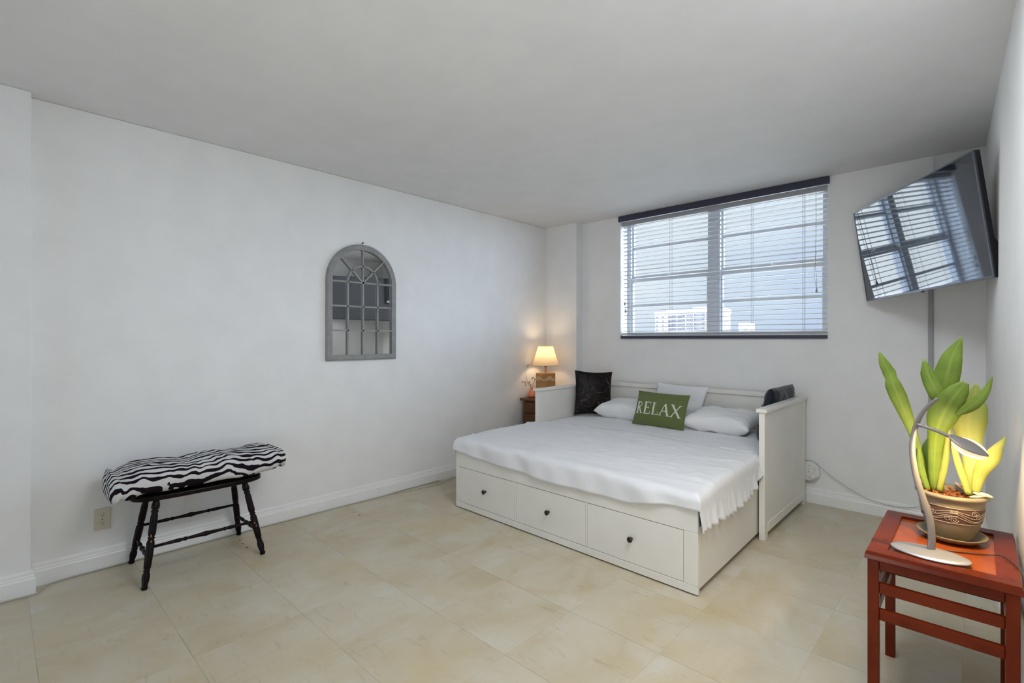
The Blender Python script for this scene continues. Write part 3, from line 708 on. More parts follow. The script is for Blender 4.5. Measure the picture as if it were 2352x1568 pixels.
pillow('white_pillow', 'pillow', .58, .42, .17, (-1.60, 4.33, .668), (1, -.05, 0), (0, 1, .14), 'creased white pillow lying flat by the right arm of the daybed', 11, corner=.12, wrinkle=.015, puff=.5, pw=4)
pillow('white_pillow', 'sheet', .51, .37, .12, (-2.10, 4.535, .752), (1, -.02, -.03), (.20, .12, 1), 'square white pillow standing upright against the backrest behind the green cushion', 21, corner=.06, wrinkle=.008, puff=.5)
gc, gP = pillow('green_cushion', 'green', .50, .325, .11, (-2.092, 4.155, .728), (1, .01, -.02), (.025, .42, 1), 'olive green cushion reading RELAX in cream capital letters', 31, corner=.05, wrinkle=.003)
pillow('black_cushion', 'satin', .40, .46, .12, (-2.895, 4.275, .81), (.62, .72, -.05), (-.05, .16, 1), 'tall black satin cushion leaning in the left corner of the daybed', 41, corner=.08, wrinkle=.010)
pillow('navy_cushion', 'navy', .56, .42, .12, (-1.182, 4.34, .784), (.02, 1, 0), (.20, 0, 1), 'dark navy cushion leaning inside the right arm of the daybed', 51, corner=.03, wrinkle=.012, pw=5, puff=.5)
# RELAX lettering, following the cushion's face
bm = B()
def stroke(pts, w0, w1=None, n=8):
    w1 = w0 if w1 is None else w1
    P = []
    for a, b in zip(pts, pts[1:]):
        for k in range(n): P.append((a[0]+(b[0]-a[0])*k/n, a[1]+(b[1]-a[1])*k/n))
    P.append(pts[-1]); L = []; m = len(P)-1
    for i, p in enumerate(P):
        a, b = P[max(0, i-1)], P[min(m, i+1)]; dx, dy = b[0]-a[0], b[1]-a[1]; l = math.hypot(dx, dy) or 1
        w = w0+(w1-w0)*i/m; nx_, ny_ = -dy/l*w/2, dx/l*w/2
        row = []
        for s in (1, -1):
            X, Y = p[0]+nx_*s, p[1]+ny_*s
            u, v = X/.25, Y/.1625
            q = gP(u, v, 1); row.append((q, u, v))
        L.append(row)
    nrm = gnorm
    vs = [[bm.verts.new(r[0]+nrm*.0022) for r in row] for row in L]
    for i in range(m): bm.faces.new([vs[i][0], vs[i][1], vs[i+1][1], vs[i+1][0]])
Xg = Vector((1, .01, -.02)).normalized(); Yg = Vector((.025, .42, 1)); Yg = (Yg-Xg*Yg.dot(Xg)).normalized(); gnorm = Xg.cross(Yg)
TH, TN, SE = .0165, .0068, .0062
yb_, yt = -.060, .047; Hc = yt-yb_
def serif(x, y, w=.026): stroke([(x-w/2, y), (x+w/2, y)], SE, n=4)
def arcp(cx, cy, rx, ry, a0, a1, n=10): return [(cx+rx*math.cos(math.radians(a0+(a1-a0)*k/n)), cy+ry*math.sin(math.radians(a0+(a1-a0)*k/n))) for k in range(n+1)]
# R
x = -.208; stroke([(x, yb_), (x, yt)], TH); serif(x, yb_, .032); serif(x-.003, yt, .026)
stroke([(x, yt-.002), (x+.016, yt-.002)]+arcp(x+.016, yt-.024, .024, .022, 90, -90)+[(x, yt-.046)], .0075, n=2)
stroke([(x+.014, yt-.046), (x+.046, yb_)], TH*.9); serif(x+.050, yb_+.001, .018)
# E
x = -.122; stroke([(x, yb_), (x, yt)], TH); stroke([(x-.014, yt), (x+.046, yt)], TN); stroke([(x-.014, yb_), (x+.050, yb_)], TN); stroke([(x, -.003), (x+.034, -.003)], TN)
stroke([(x+.045, yt), (x+.045, yt-.018)], .004); stroke([(x+.049, yb_), (x+.053, yb_+.022)], .005); stroke([(x+.034, -.014), (x+.034, .008)], .004)
# L
x = -.040; stroke([(x, yb_), (x, yt)], TH); serif(x, yt, .034); stroke([(x-.014, yb_), (x+.046, yb_)], TN); stroke([(x+.045, yb_), (x+.050, yb_+.024)], .005)
# A
x = .064; stroke([(x-.036, yb_), (x, yt)], TN); stroke([(x+.001, yt), (x+.036, yb_)], TH); stroke([(x-.022, -.022), (x+.022, -.022)], TN); serif(x-.036, yb_, .024); serif(x+.038, yb_, .028)
# X
x = .166; stroke([(x-.036, yt), (x+.038, yb_)], TH); stroke([(x-.034, yb_), (x+.036, yt)], TN+.001); serif(x-.036, yt, .030); serif(x+.038, yb_, .028); serif(x-.035, yb_, .024); serif(x+.036, yt, .024)
le = obj('lettering', bm, 'letter', gc, label='cream RELAX lettering')

# ================================================================== NIGHTSTAND, TABLE LAMP, VASE
NZ = .705
ns = thing('nightstand', 'dark brown wooden nightstand with drawers in the corner behind the daybed arm', 'nightstand', (-3.45, 4.34, 0))
obj('top', bx(-3.765, -3.15, 4.09, 4.585, NZ-.028, NZ), 'walnut', ns, bevel=.008)
bm = B(); box(bm, -3.735, -3.18, 4.135, 4.575, .05, NZ-.028); box(bm, -3.735, -3.69, 4.12, 4.16, 0, NZ-.028); box(bm, -3.225, -3.18, 4.12, 4.16, 0, NZ-.028); box(bm, -3.735, -3.69, 4.53, 4.575, 0, .06); box(bm, -3.225, -3.18, 4.53, 4.575, 0, .06)
obj('body', bm, 'walnut', ns, bevel=.003)
for z0, z1 in ((.545, .665), (.40, .535), (.24, .39), (.08, .23)):
    d = obj('drawer', bx(-3.685, -3.23, 4.115, 4.137, z0, z1), 'walnut', ns, bevel=.006)
    bm = B(); lathe(bm, (-3.457, 4.118, (z0+z1)/2), (-3.457, 4.095, (z0+z1)/2), [(0, .006), (.4, .006), (.7, .014), (1, .010)], 14); obj('knob', bm, 'knob', d, smooth=True)
lx, ly = -3.605, 4.36
lt = thing('table_lamp', 'lit cream table lamp with a live-edge wood block base on the nightstand', 'lamp', (lx, ly, NZ))
mt = Matrix.Translation((lx, ly, NZ)) @ Matrix.Rotation(math.radians(41), 4, 'Z')
def loc(bm):
    for v in bm.verts: v.co = mt @ v.co
    return bm
bb = obj('base_block', loc(bx(-.110, .110, -.035, .035, 0, .275)), 'oak', lt, bevel=.004)
bm = B(); K = 20; top = []; bot = []
for k in range(K+1):
    x = -.110+.22*k/K; zc = .205+.012*math.sin(k*.55)+.010*noise.noise(Vector((k*.6, 0, 0))); h = .016+.008*math.sin(k*.45+1)
    top.append((x, zc+h)); bot.append((x, zc-h))
prism(bm, top+bot[::-1], 'y', -.0385, -.034); obj('live_edge_inlay', loc(bm), 'barkpale', bb, label='pale live-edge band across the wood block')
bm = B(); box(bm, -.011, .011, -.011, .011, .275, .345); obj('stem', loc(bm), 'oak', lt, bevel=.002)
sb0 = NZ+.365
bm = B(); lathe(bm, (lx, ly, sb0-.025), (lx, ly, sb0+.05), [(0, .012), (.3, .017), (1, .015)], 16); obj('socket', bm, 'steel', lt, smooth=True)
bm = B()
for s, rr, zz in ((0, .150, sb0), (1, .086, sb0+.215)): tube(bm, [(lx+rr*math.cos(2*PI*k/40), ly+rr*math.sin(2*PI*k/40), zz) for k in range(40)], .0022, 6, closed=True)
for k in range(3):
    a = 2*PI*k/3+.3; tube(bm, [(lx, ly, sb0+.002), (lx+.149*math.cos(a), ly+.149*math.sin(a), sb0+.001)], .0015, 6)
obj('wire_ring', bm, 'husk', lt, smooth=True)
bm = B(); lathe(bm, (lx, ly, sb0), (lx, ly, sb0+.215), [(0, .150), (1, .086)], 48, cap=False)
sd = obj('lamp_shade', bm, 'shade', lt, smooth=True, label='glowing cream fabric shade')
bm = B(); bmesh.ops.create_uvsphere(bm, u_segments=16, v_segments=12, radius=.026, matrix=Matrix.Translation((lx, ly, sb0+.085))); obj('bulb', bm, emis('bulb_glow', (1, .72, .42), 4), lt, smooth=True)
pd = bpy.data.lights.new('table_lamp_light', 'POINT'); pd.energy = 5.0; pd.color = (1, .72, .43); pd.shadow_soft_size = .045
po = bpy.data.objects.new('table_lamp_light', pd); COL.objects.link(po); po.location = (lx, ly, sb0+.12)
vx, vy = -3.685, 4.21
va = thing('bud_vase', 'small coral pink bud vase on the front left corner of the nightstand', 'vase', (vx, vy, NZ))
bm = B(); lathe(bm, (vx, vy, NZ), (vx, vy, NZ+.115), [(0, .030), (.10, .046), (.25, .052), (.45, .044), (.65, .026), (.8, .014), (.93, .011), (1, .014)], 24); obj('body', bm, 'coral', va, smooth=True)
sp = thing('dried_sprigs', 'thin dried sprigs with small curled leaves standing in the coral vase', 'flowers', (vx, vy, NZ+.05))
def sprig(pts, leaves):
    bm = B(); P = smoothpath([ray(px, py, y=yy) for px, py, yy in pts], 6); P = [Vector((vx, vy, NZ+.06))]+P
    tube(bm, P, .0020, 5); s = obj('stem', bm, 'sprig', sp, smooth=True)
    for px, py, a in leaves:
        c = ray(px, py, y=pts[-1][2]); bm = B()
        bmesh.ops.create_icosphere(bm, subdivisions=2, radius=1, matrix=Matrix.Translation(c) @ Matrix.Rotation(math.radians(43), 4, 'Z') @ Matrix.Rotation(a, 4, 'Y') @ Matrix.Diagonal((.013, .003, .0055, 1)))
        obj('leaf', bm, 'sprig', s, smooth=True)
sprig([(1221, 893, 4.21), (1216, 880, 4.20), (1207, 876, 4.18), (1199, 877, 4.17)], [(1200, 877, .2), (1206, 879, 1.2), (1207, 884, 1.4)])
sprig([(1222, 893, 4.21), (1225, 880, 4.2), (1229, 871, 4.19), (1226, 867, 4.18)], [(1225, 867, .3), (1229, 871, -.8), (1222, 869, 1.3)])
sprig([(1221, 893, 4.21), (1218, 884, 4.22), (1215, 876, 4.22)], [(1216, 877, 1.4), (1213, 880, 1.1), (1219, 884, .8)])
sprig([(1221, 893, 4.21), (1210, 872, 4.22), (1208, 850, 4.25), (1210, 839, 4.25), (1216, 837, 4.25)], [(1214, 838, .2), (1212, 842, -.5)])

# ================================================================== SURGE PROTECTOR AND CORDS
sx_, sy_, sz_ = -1.028, YB-.001, .268
su = thing('round_power_tap', 'round white multi-outlet power tap on the wall beside the daybed arm', 'power tap', (sx_, sy_, sz_))
bm = B(); lathe(bm, (sx_, sy_, sz_), (sx_, sy_-.045, sz_), [(0, .072), (.75, .080), (.92, .079), (1, .074)], 36); obj('body', bm, 'wplastic', su, angle=.6)
for k in range(6):
    bm = B(); a = 2*PI*k/6+.5; c = (sx_+.048*math.cos(a), sz_+.048*math.sin(a))
    for d in (-.006, .006):
        ax, az = -math.sin(a)*d, math.cos(a)*d
        box(bm, c[0]+ax-.0035, c[0]+ax+.0035, sy_-.0465, sy_-.0448, c[1]+az-.0012, c[1]+az+.0012)
    box(bm, c[0]-.002, c[0]+.002, sy_-.0465, sy_-.0448, c[1]-.014, c[1]-.010)
    obj('socket', bm, 'slot', su)
bm = B()
for dz in (-.008, .012): box(bm, sx_-.002, sx_+.002, sy_-.0465, sy_-.0448, sz_+dz, sz_+dz+.006)
obj('switch', bm, 'slot', su)
pg = B(); lathe(pg, (sx_+.036, sy_-.0455, sz_-.035), (sx_+.036, sy_-.078, sz_-.035), [(0, .022), (.7, .022), (1, .016)], 20)
o = obj('plug', pg, 'wplastic', angle=.6); tag(o, 'round white plug pushed into the wall power tap', 'plug')
cp = [ray(px, py, y=YB-.03) for px, py in ((1835, 1060), (1850, 1057), (1868, 1059), (1884, 1072), (1905, 1090), (1930, 1108), (1960, 1128), (2000, 1148), (2050, 1162), (2085, 1166), (2120, 1163), (2150, 1166))]
bm = B(); tube(bm, smoothpath(cp, 6), .0022, 6); o = obj('power_cord', bm, 'conduit', smooth=True); tag(o, 'thin grey cord drooping along the wall from the round power tap', 'cord')
fl = [(-3.775, 2.95, .006), (-3.772, 2.55, .006), (-3.760, 2.3, .006), (-3.772, 1.7, .006), (-3.778, 1.0, .006), (-3.776, .42, .006), (-3.765, .235, .006), (-3.735, .185, .006), (-3.685, .175, .006), (-3.66, .14, .006), (-3.67, .05, .006), (-3.675, -.4, .006), (-3.675, -1.2, .006)]
bm = B(); tube(bm, smoothpath(fl, 6), .004, 6); o = obj('extension_cord', bm, 'cord', smooth=True); tag(o, 'thin white cord lying on the floor along the left baseboard', 'cord')
bm = B(); tube(bm, smoothpath([(-3.76, 2.32, .005), (-3.72, 2.6, .005), (-3.69, 2.85, .005), (-3.72, 3.0, .005), (-3.76, 3.15, .005)], 6), .003, 6); o = obj('extension_cord', bm, 'cord', smooth=True); tag(o, 'short loop of pale cord on the floor by the left front corner of the daybed', 'cord')
# small drill holes / chips in the floor near the left wall
k = 0
for px, py in ((551, 1240), (557, 1248), (567, 1257), (812, 1176), (826, 1183)):
    p = ray(px, py, z=0); bm = B(); lathe(bm, (p.x, p.y, .0), (p.x, p.y, .0012), [(0, .006), (1, .005)], 8)
    o = obj('floor_chip', bm, 'slot'); tag(o, 'tiny dark chip in the floor tile %s' % ('behind the right legs of the bench' if px < 700 else 'near the left baseboard between bench and bed'), 'chip', 'chips by the bench' if px < 700 else 'chips between bench and bed')

# ================================================================== TELEVISION
W_, H_ = 1.205, .695
tv = thing('television', 'large flat black television tilted on the wall in the right corner', 'television', (-.322, 4.135, 2.022))
yw, pt, rl = -.959, .124, .030
rv = Vector((math.cos(yw), math.sin(yw), 0)); nn = Vector((math.sin(yw), -math.cos(yw), 0)); uv = Vector((0, 0, 1))
uv2 = uv*math.cos(pt)+nn*math.sin(pt); n2 = nn*math.cos(pt)-uv*math.sin(pt)
rv2 = rv*math.cos(rl)+uv2*math.sin(rl); uv3 = uv2*math.cos(rl)-rv*math.sin(rl)
TM = Matrix((rv2, uv3, n2)).transposed().to_4x4(); TM.translation = Vector((-.322, 4.135, 2.022))
def tvm(bm):
    for v in bm.verts: v.co = TM @ v.co
    return bm
hw, hh = W_/2, H_/2
bm = B(); e = .009
box(bm, -hw, -hw+e, -hh, hh, -.004, .004); box(bm, hw-e, hw, -hh, hh, -.004, .004); box(bm, -hw+e, hw-e, hh-e, hh, -.004, .004); box(bm, -hw+e, hw-e, -hh, -hh+.014, -.004, .004)
obj('bezel', tvm(bm), 'tvrim', tv, bevel=.001)
obj('screen', tvm(bx(-hw+e, hw-e, -hh+.014, hh-e, -.003, .0015)), 'screen', tv)
obj('back_panel', tvm(bx(-hw+.001, hw-.001, -hh+.001, hh-.001, -.030, -.004)), 'tvblack', tv, bevel=.002)
bm = B(); prism(bm, [(-hh+.005, -.029), (-hh+.005, -.062), (-hh+.16, -.062), (-hh+.22, -.029)], 'x', -hw+.06, hw-.004); 
obj('rear_housing', tvm(bm), 'tvblack', tv, bevel=.004)
obj('sensor_tab', tvm(bx(-.10, .02, -hh-.008, -hh+.002, -.02, .002)), 'tvrim', tv, bevel=.002)
bm = B(); box(bm, -.10, .10, -.10, .10, -.075, -.030); obj('mount_plate', tvm(bm), 'tvblack', tv, bevel=.004)
c1 = TM @ Vector((0, 0, -.07)); c2 = Vector((-.12, 4.45, 2.02)); c3 = Vector((-.20, YB-.01, 2.02))
bm = B(); tube(bm, [c1, c2], .022, 10); tube(bm, [c2, c3], .022, 10); box(bm, -.26, -.14, YB-.02, YB-.002, 1.9, 2.14); obj('wall_arm', bm, 'tvblack', tv)
bm = bx(-.268, -.240, YB-.022, YB-.001, .13, 1.92); o = obj('cable_cover', bm, 'conduit', bevel=.004); tag(o, 'slim grey cable cover running down the wall below the television', 'cable cover')
bm = bx(-.258, -.236, YB-.010, YB-.001, 2.2, ZC-.002); o = obj('cable_channel', bm, 'wall', bevel=.003); tag(o, 'white painted cable channel rising from the television to the ceiling', 'cable channel')

# ================================================================== RED SIDE TABLE
TZ = .600; tx0, tx1, ty0, ty1 = -.298, .098, 2.192, 2.775
tb = thing('side_table', 'tall reddish rosewood side table with double rails against the right wall', 'table', (-.1, 2.48, 0))
bm = B(); fr = .056
prof = [(0, TZ-.030), (-.006, TZ-.026), (-.004, TZ-.012), (0, TZ), (fr, TZ), (fr, TZ-.013), (fr, TZ-.03)]
sweep2d(bm, [(tx0, ty0), (tx1, ty0), (tx1, ty1), (tx0, ty1)], prof)
bm2 = B()
pth = [(tx0, ty0), (tx1, ty0), (tx1, ty1), (tx0, ty1)]
rings = []
for (x, y), (sx, sy) in zip(pth, ((1, 1), (-1, 1), (-1, -1), (1, -1))): rings.append([bm2.verts.new((x+sx*o, y+sy*o, z)) for o, z in prof])
for i in range(4):
    a, b = rings[i], rings[(i+1) % 4]
    for k in range(len(prof)): bm2.faces.new([a[k], a[(k+1) % len(prof)], b[(k+1) % len(prof)], b[k]])
bm.free(); obj('top_frame', bm2, 'red', tb)
obj('inset_panel', bx(tx0+fr-.002, tx1-fr+.002, ty0+fr-.002, ty1-fr+.002, TZ-.024, TZ-.011), 'redpanel', tb)
lg = .034; i_ = .003; ib = .080
def tbox(name, *a): return obj(name, bx(*a), 'red', tb, bevel=.003)
for x in (tx0+i_, tx1-i_-lg):
    for y in (ty0+i_, ty1-ib-lg): tbox('leg', x, x+lg, y, y+lg, 0, TZ-.029)
for y in (ty0+i_+.005, ty1-ib-lg+.007):
    tbox('apron', tx0+i_+lg, tx1-i_-lg, y, y+.022, .536, TZ-.029)
    tbox('rail', tx0+i_+lg, tx1-i_-lg, y, y+.022, .451, .489); tbox('rail', tx0+i_+lg, tx1-i_-lg, y, y+.022, .355, .394)
for x in (tx0+i_+.005, tx1-i_-lg+.007):
    tbox('apron', x, x+.022, ty0+i_+lg, ty1-ib-lg, .536, TZ-.029)
    tbox('rail', x, x+.022, ty0+i_+lg, ty1-ib-lg, .451, .489); tbox('rail', x, x+.022, ty0+i_+lg, ty1-ib-lg, .355, .394)

# ================================================================== POT PLANT
pcx, pcy = -.078, 2.575; SZ = TZ-.011
bm = B(); lathe(bm, (pcx, pcy, SZ), (pcx, pcy, SZ+.030), [(0, .055), (.05, .070), (.4, .088), (.8, .104), (1, .106), (.95, .099), (.5, .080), (.35, .05), (.34, .001)], 40)
o = obj('saucer', bm, 'pot', smooth=True); tag(o, 'clay saucer under the plant pot on the red table', 'saucer'); base(o, (pcx, pcy, SZ))
PZ = SZ+.0115; PH = .178
pl = thing('potted_plant', 'strap-leaved green plant in a clay pot with a brown scroll band', 'plant', (pcx, pcy, PZ))
def rp(t): return interp(t, [(0, .058), (.05, .064), (.25, .080), (.45, .089), (.65, .0945), (.85, .0965), (.90, .0965)])
pprof = [(t, rp(t)) for t in (0, .03, .06, .12, .2, .3, .4, .5, .6, .7, .8, .88)]+[(.90, .104), (.93, .110), (.97, .111), (1.0, .106), (.995, .094), (.94, .088), (.86, .086)]
bm = B(); lathe(bm, (pcx, pcy, PZ), (pcx, pcy, PZ+PH), pprof, 48); pot = obj('pot', bm, 'pot', pl, smooth=True)
bm = B(); lathe(bm, (pcx, pcy, PZ), (pcx, pcy, PZ+PH), [(t, rp(t)+.0006) for t in (.42, .5, .6, .7, .74)], 48, cap=False); obj('band', bm, 'potband', pot, smooth=True, label='brown band around the pot')
bm = B()
def onpot(th, t, out=.0012):
    r = rp(t)+out; return Vector((pcx+r*math.cos(th), pcy+r*math.sin(th), PZ+PH*t))
for t in (.42, .745): tube(bm, [onpot(2*PI*k/60, t) for k in range(60)], .0014, 6, closed=True)
NW = 4
for wv in range(NW):
    t0 = 2*PI*wv/NW
    for off in (0, .045, -.045, .09):
        tube(bm, [onpot(t0+2*PI/NW*s/24*1.15, .565+off+.085*math.cos(2*PI*s/24)*(1-.5*abs(off)/.09)) for s in range(25)], .0015, 5)
    for cs, ct, sg in ((.50, .655, 1), (.62, .60, -1), (.95, .52, 1), (.08, .50, -1)):
        P = []
        for s in range(26):
            a = s/25*2*PI*1.6*sg; rr = .0125*(1-s/30)
            P.append(onpot(t0+2*PI/NW*cs+rr*math.cos(a)/.09, ct+rr*math.sin(a)/PH*1.0))
        tube(bm, P, .0015, 5)
obj('scroll_relief', bm, 'potline', pot, smooth=True, label='pale raised scrolls')
bm = B(); lathe(bm, (pcx, pcy, PZ+PH*.80), (pcx, pcy, PZ+PH*.88), [(0, .086), (1, .086)], 24)
for k in range(90):
    a, r = random.uniform(0, 2*PI), .078*math.sqrt(random.random()); m = Matrix.Translation((pcx+r*math.cos(a), pcy+r*math.sin(a), PZ+PH*.89+random.uniform(0, .012))) @ Matrix.Rotation(random.uniform(0, 6), 4, Vector((random.random(), random.random(), random.random())).normalized()) @ Matrix.Diagonal((random.uniform(.006, .014), random.uniform(.004, .009), .003, 1))
    bmesh.ops.create_icosphere(bm, subdivisions=1, radius=1, matrix=m)
obj('bark_chips', bm, 'bark', pl, kind='stuff')
bm = B()
for (px, py, a, L) in ((2255, 1136, .1, .026), (2245, 1140, -.3, .024), (2266, 1137, .3, .020), (2205, 1117, .8, .020), (2212, 1113, -.5, .022), (2160, 1121, .2, .02)):
    c = ray(px, py, y=2.53 if py > 1130 else 2.62)
    bmesh.ops.create_icosphere(bm, subdivisions=2, radius=1, matrix=Matrix.Translation(c) @ Matrix.Rotation(a, 4, 'Y') @ Matrix.Diagonal((L, .010, .006, 1)))
obj('dry_husks', bm, 'husk', pl, smooth=True)
def leaf(pts, m='leaf', fold=.25, twist=0):
    """pts: (px, py, full width in px, depth y)"""
    C = []; Wd = []
    for px, py, wpx, yy in pts: p = ray(px, py, y=yy); C.append(p); Wd.append(wpx/F*((-p.x*SN+p.y*CN)))
    P = smoothpath(C, 5); Wf = []
    for i in range(len(pts)-1):
        for k in range(5): t = k/5; t = t; Wf.append(Wd[i]+(Wd[i+1]-Wd[i])*t)
    Wf.append(Wd[-1]); n = len(P); bm = B(); uvl = bm.loops.layers.uv.new('UVMap'); rows = []
    view = Vector((0, 0, H))
    for i, p in enumerate(P):
        d = (P[min(i+1, n-1)]-P[max(i-1, 0)]).normalized(); vdir = (p-Vector((0, 0, H))).normalized()
        s = d.cross(vdir).normalized(); tw = twist*(i/n-.3); s = (Matrix.Rotation(tw, 3, d) @ s); nb = s.cross(d).normalized()
        w = max(Wf[i], .0008)/2/max(.5, abs(math.cos(tw))); row = []
        for q in (-1, -.5, 0, .5, 1): row.append(bm.verts.new(p+s*(w*q)+nb*(fold*.45*w*(abs(q)-.5))))
        rows.append(row)
    for i in range(n-1):
        for k in range(4):
            f = bm.faces.new([rows[i][k], rows[i][k+1], rows[i+1][k+1], rows[i+1][k]])
            for l, (a, b) in zip(f.loops, ((i, k), (i, k+1), (i+1, k+1), (i+1, k))): l[uvl].uv = (b/4, a/n)
    o = obj('leaf', bm, m, pl, smooth=True)
    sd = o.modifiers.new('solid', 'SOLIDIFY'); sd.thickness = .0016; sd.offset = 0
    return o
yl, yrr = 2.60, 2.55
leaf([(2140, 1128, 12, yl), (2124, 1085, 15, yl), (2110, 1045, 15, yl-.01), (2102, 1010, 16, yl-.02), (2092, 980, 20, yl-.02), (2078, 945, 27, yl-.03), (2063, 910, 33, yl-.04), (2052, 885, 31, yl-.05), (2047, 868, 22, yl-.05), (2042, 855, 25, yl-.05), (2030, 833, 19, yl-.06), (2020, 808, 3, yl-.06)], twist=.4)
leaf([(2158, 1128, 14, yl), (2166, 1060, 15, yl), (2170, 1000, 18, yl+.01), (2166, 950, 26, yl+.02), (2166, 915, 38, yl+.03), (2171, 880, 47, yl+.03), (2178, 850, 46, yl+.03), (2186, 822, 38, yl+.03), (2196, 800, 24, yl+.03), (2209, 774, 3, yl+.03)], fold=.3)
leaf([(2172, 958, 10, yl-.02), (2166, 930, 26, yl-.02), (2153, 904, 33, yl-.03), (2140, 878, 32, yl-.03), (2130, 855, 26, yl-.03), (2122, 825, 3, yl-.03)], fold=.4)
leaf([(2148, 1128, 16, yl-.02), (2146, 1080, 22, yl-.03), (2148, 1030, 26, yl-.04), (2152, 990, 34, yl-.06), (2160, 965, 52, yl-.07), (2172, 940, 58, yl-.07), (2188, 915, 48, yl-.08), (2204, 895, 36, yl-.08), (2218, 878, 14, yl-.08)], fold=.3, twist=.3)
leaf([(2196, 952, 6, yrr-.02), (2215, 942, 18, yrr-.03), (2235, 929, 24, yrr-.04), (2254, 911, 20, yrr-.05), (2270, 888, 11, yrr-.05), (2279, 865, 2, yrr-.05)], fold=.5)
leaf([(2232, 1135, 16, yrr), (2234, 1090, 30, yrr), (2232, 1040, 34, yrr+.02), (2226, 1000, 50, yrr+.04), (2224, 965, 66, yrr+.04), (2230, 930, 58, yrr+.04), (2238, 905, 30, yrr+.04), (2243, 880, 3, yrr+.04)], 'leafy_lit', fold=.2)
leaf([(2240, 1133, 14, yrr-.02), (2248, 1095, 24, yrr-.02), (2262, 1068, 32, yrr-.03), (2278, 1050, 32, yrr-.03), (2292, 1028, 18, yrr-.04), (2302, 1015, 10, yrr-.04), (2310, 1001, 2, yrr-.04)], 'leafy_lit', fold=.4)
leaf([(2226, 1136, 12, yrr-.02), (2213, 1100, 13, yrr-.02), (2201, 1065, 13, yrr-.02), (2192, 1030, 11, yrr-.02), (2189, 1010, 4, yrr-.02)], 'leafy_lit', fold=.3)
leaf([(2138, 1126, 10, yl+.01), (2130, 1090, 16, yl+.02), (2128, 1055, 20, yl+.02), (2130, 1025, 18, yl+.02), (2136, 1000, 3, yl+.02)], fold=.3)
leaf([(2132, 1126, 10, yl-.03), (2118, 1085, 14, yl-.03), (2112, 1055, 12, yl-.03), (2110, 1030, 3, yl-.03)], fold=.3)
leaf([(2156, 1128, 10, yl-.03), (2166, 1085, 13, yl-.03), (2174, 1040, 13, yl-.03), (2178, 1000, 10, yl-.03), (2180, 975, 3, yl-.03)], 'leafy_lit', fold=.3)
leaf([(2238, 1130, 8, yrr+.02), (2252, 1090, 12, yrr+.02), (2256, 1060, 10, yrr+.02), (2258, 1040, 3, yrr+.02)], 'leafy_lit', fold=.3)

# ================================================================== DESK LAMP
dl = thing('desk_lamp', 'brushed metal desk lamp with a wavy stem and lit leaf-shaped head on the red table', 'lamp', (-.128, 2.30, TZ+.001))
bm = B(); K = 48; rings = []
bc = Vector((-.128, 2.303, TZ+.001)); axu = Vector((.112, -.012, 0)); axv = Vector((.006, .070, 0))
for z, s in ((0, .97), (.003, 1.0), (.006, .985), (.010, .80), (.013, .45), (.014, .05)):
    rings.append([bm.verts.new(bc+axu*(s*math.cos(2*PI*k/K))+axv*(s*math.sin(2*PI*k/K))+Vector((0, 0, z))) for k in range(K)])
for i in range(5):
    for k in range(K): bm.faces.new([rings[i][k], rings[i][(k+1) % K], rings[i+1][(k+1) % K], rings[i+1][k]])
bm.faces.new(rings[0]); bm.faces.new(rings[-1])
obj('base', bm, 'steel2', dl, smooth=True)
sp_ = smoothpath([(-.124, 2.32, TZ+.008), (-.123, 2.325, .66), (-.129, 2.33, .721), (-.147, 2.33, .788), (-.166, 2.33, .864), (-.176, 2.33, .934), (-.177, 2.33, .99), (-.168, 2.33, 1.047), (-.150, 2.33, 1.097), (-.129, 2.33, 1.131), (-.106, 2.33, 1.156)], 6)
bm = B(); n = len(sp_); rows = []
for i, p in enumerate(sp_):
    d = (sp_[min(i+1, n-1)]-sp_[max(i-1, 0)]).normalized(); t = i/(n-1); w_ = .0155*(1-.45*t); th = .005*(1-.3*t)
    s = Vector((CN, SN, 0)); s = (s-d*s.dot(d)).normalized(); nb = d.cross(s)
    rows.append([bm.verts.new(p+s*a*w_+nb*b*th) for a, b in ((-1, 0), (-.7, 1), (.7, 1), (1, 0), (.7, -1), (-.7, -1))])
for i in range(n-1):
    for k in range(6): bm.faces.new([rows[i][k], rows[i][(k+1) % 6], rows[i+1][(k+1) % 6], rows[i+1][k]])
bm.faces.new(rows[0]); bm.faces.new(rows[-1][::-1])
obj('stem', bm, 'steel', dl, smooth=True)
h0 = Vector((-.168, 2.33, 1.058)); h1 = Vector((-.080, 2.325, 1.026)); h2 = Vector((.020, 2.315, .972))
bm = B(); tube(bm, smoothpath([h0, (-.13, 2.328, 1.048), (-.10, 2.326, 1.037), h1+Vector((.01, 0, -.002))], 5), [.006]*15+[.007]*1, 8)
obj('arm', bm, 'steel', dl, smooth=True)
hd = (h2-h1).normalized(); side_ = Vector((-SN*.78, CN*.78, .60)); side_ = (side_-hd*side_.dot(hd)).normalized(); up_ = side_.cross(hd); up_ = up_ if up_.z > 0 else -up_
L_ = (h2-h1).length
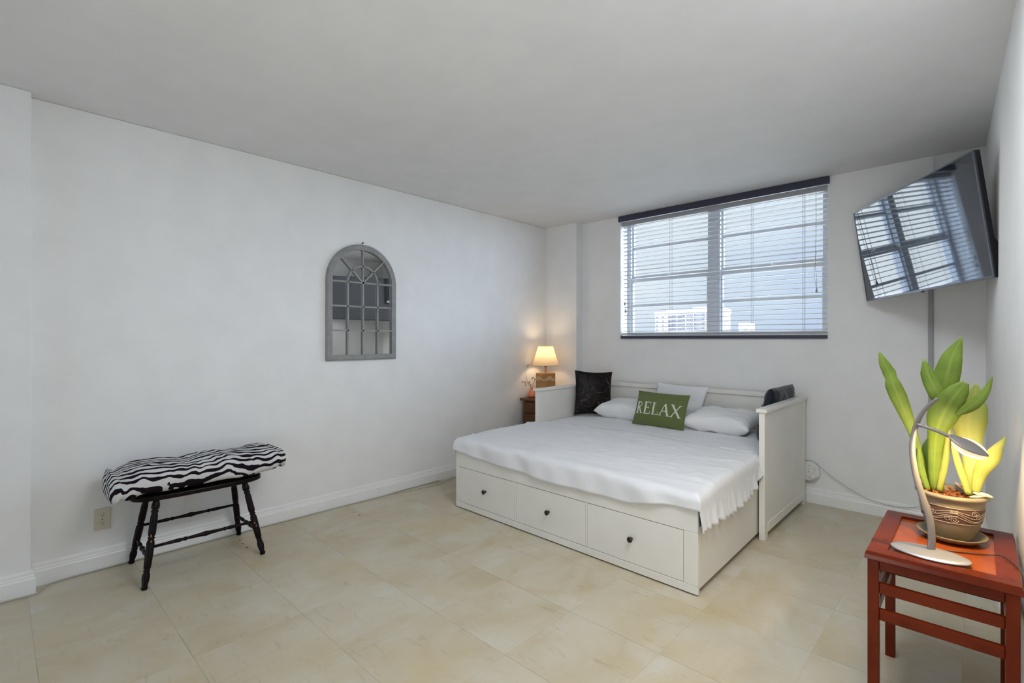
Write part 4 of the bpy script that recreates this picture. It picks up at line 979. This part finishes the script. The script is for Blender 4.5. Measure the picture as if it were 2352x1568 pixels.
def headleaf(bm, wmax, lift, t0, t1, dome, thick, pw=.8):
    n = 18; A = []
    for i in range(n+1):
        t = i/n; ww = wmax*math.sin(PI*min(1, max(0, t)))**pw+.0012; c = h1+hd*L_*(t0+(t1-t0)*t)
        row = []
        for k in range(-4, 5): q = k/4; row.append(c+side_*(ww*q)+up_*(lift+dome*math.sin(PI*t)*(1-q*q)))
        A.append(row)
    va_ = [[bm.verts.new(p) for p in r] for r in A]; vb = [[bm.verts.new(p-up_*thick) for p in r] for r in A]
    for i in range(n):
        for k in range(8):
            bm.faces.new([va_[i][k], va_[i][k+1], va_[i+1][k+1], va_[i+1][k]]); bm.faces.new([vb[i][k+1], vb[i][k], vb[i+1][k], vb[i+1][k+1]])
        bm.faces.new([va_[i][0], va_[i+1][0], vb[i+1][0], vb[i][0]]); bm.faces.new([va_[i+1][8], va_[i][8], vb[i][8], vb[i+1][8]])
    for r_, s_ in ((0, 1), (n, -1)):
        for k in range(8): bm.faces.new([va_[r_][k], vb[r_][k], vb[r_][k+1], va_[r_][k+1]])
bm = B(); headleaf(bm, .027, .006, -.03, 1.03, .005, .003); obj('head_blade', bm, 'steel', dl, smooth=True, label='leaf-shaped grey metal blade')
bm = B(); headleaf(bm, .046, -.001, .12, 1.02, -.012, .002, .5); obj('glass_shade', bm, 'diffuser', dl, smooth=True, label='glowing cream glass shade')
pd = bpy.data.lights.new('desk_lamp_light', 'AREA'); pd.shape = 'DISK'; pd.size = .05; pd.energy = 3.0; pd.color = (1, .70, .34)
po = bpy.data.objects.new('desk_lamp_light', pd); COL.objects.link(po); po.location = (h1+h2)/2-up_*.022; po.rotation_euler = (-up_).to_track_quat('-Z', 'Y').to_euler()
bm = B(); tube(bm, smoothpath([(-.12, 2.365, TZ+.004), (-.10, 2.40, TZ-.007), (-.02, 2.44, TZ-.007), (.03, 2.46, TZ-.004), (.06, 2.45, TZ+.006), (.085, 2.40, TZ+.004), (.104, 2.30, TZ+.004), (.112, 2.20, TZ-.06)], 6), .0022, 6)
o = obj('lamp_cord', bm, 'cordd', smooth=True); tag(o, 'thin dark cord trailing from the desk lamp across the red table', 'cord')
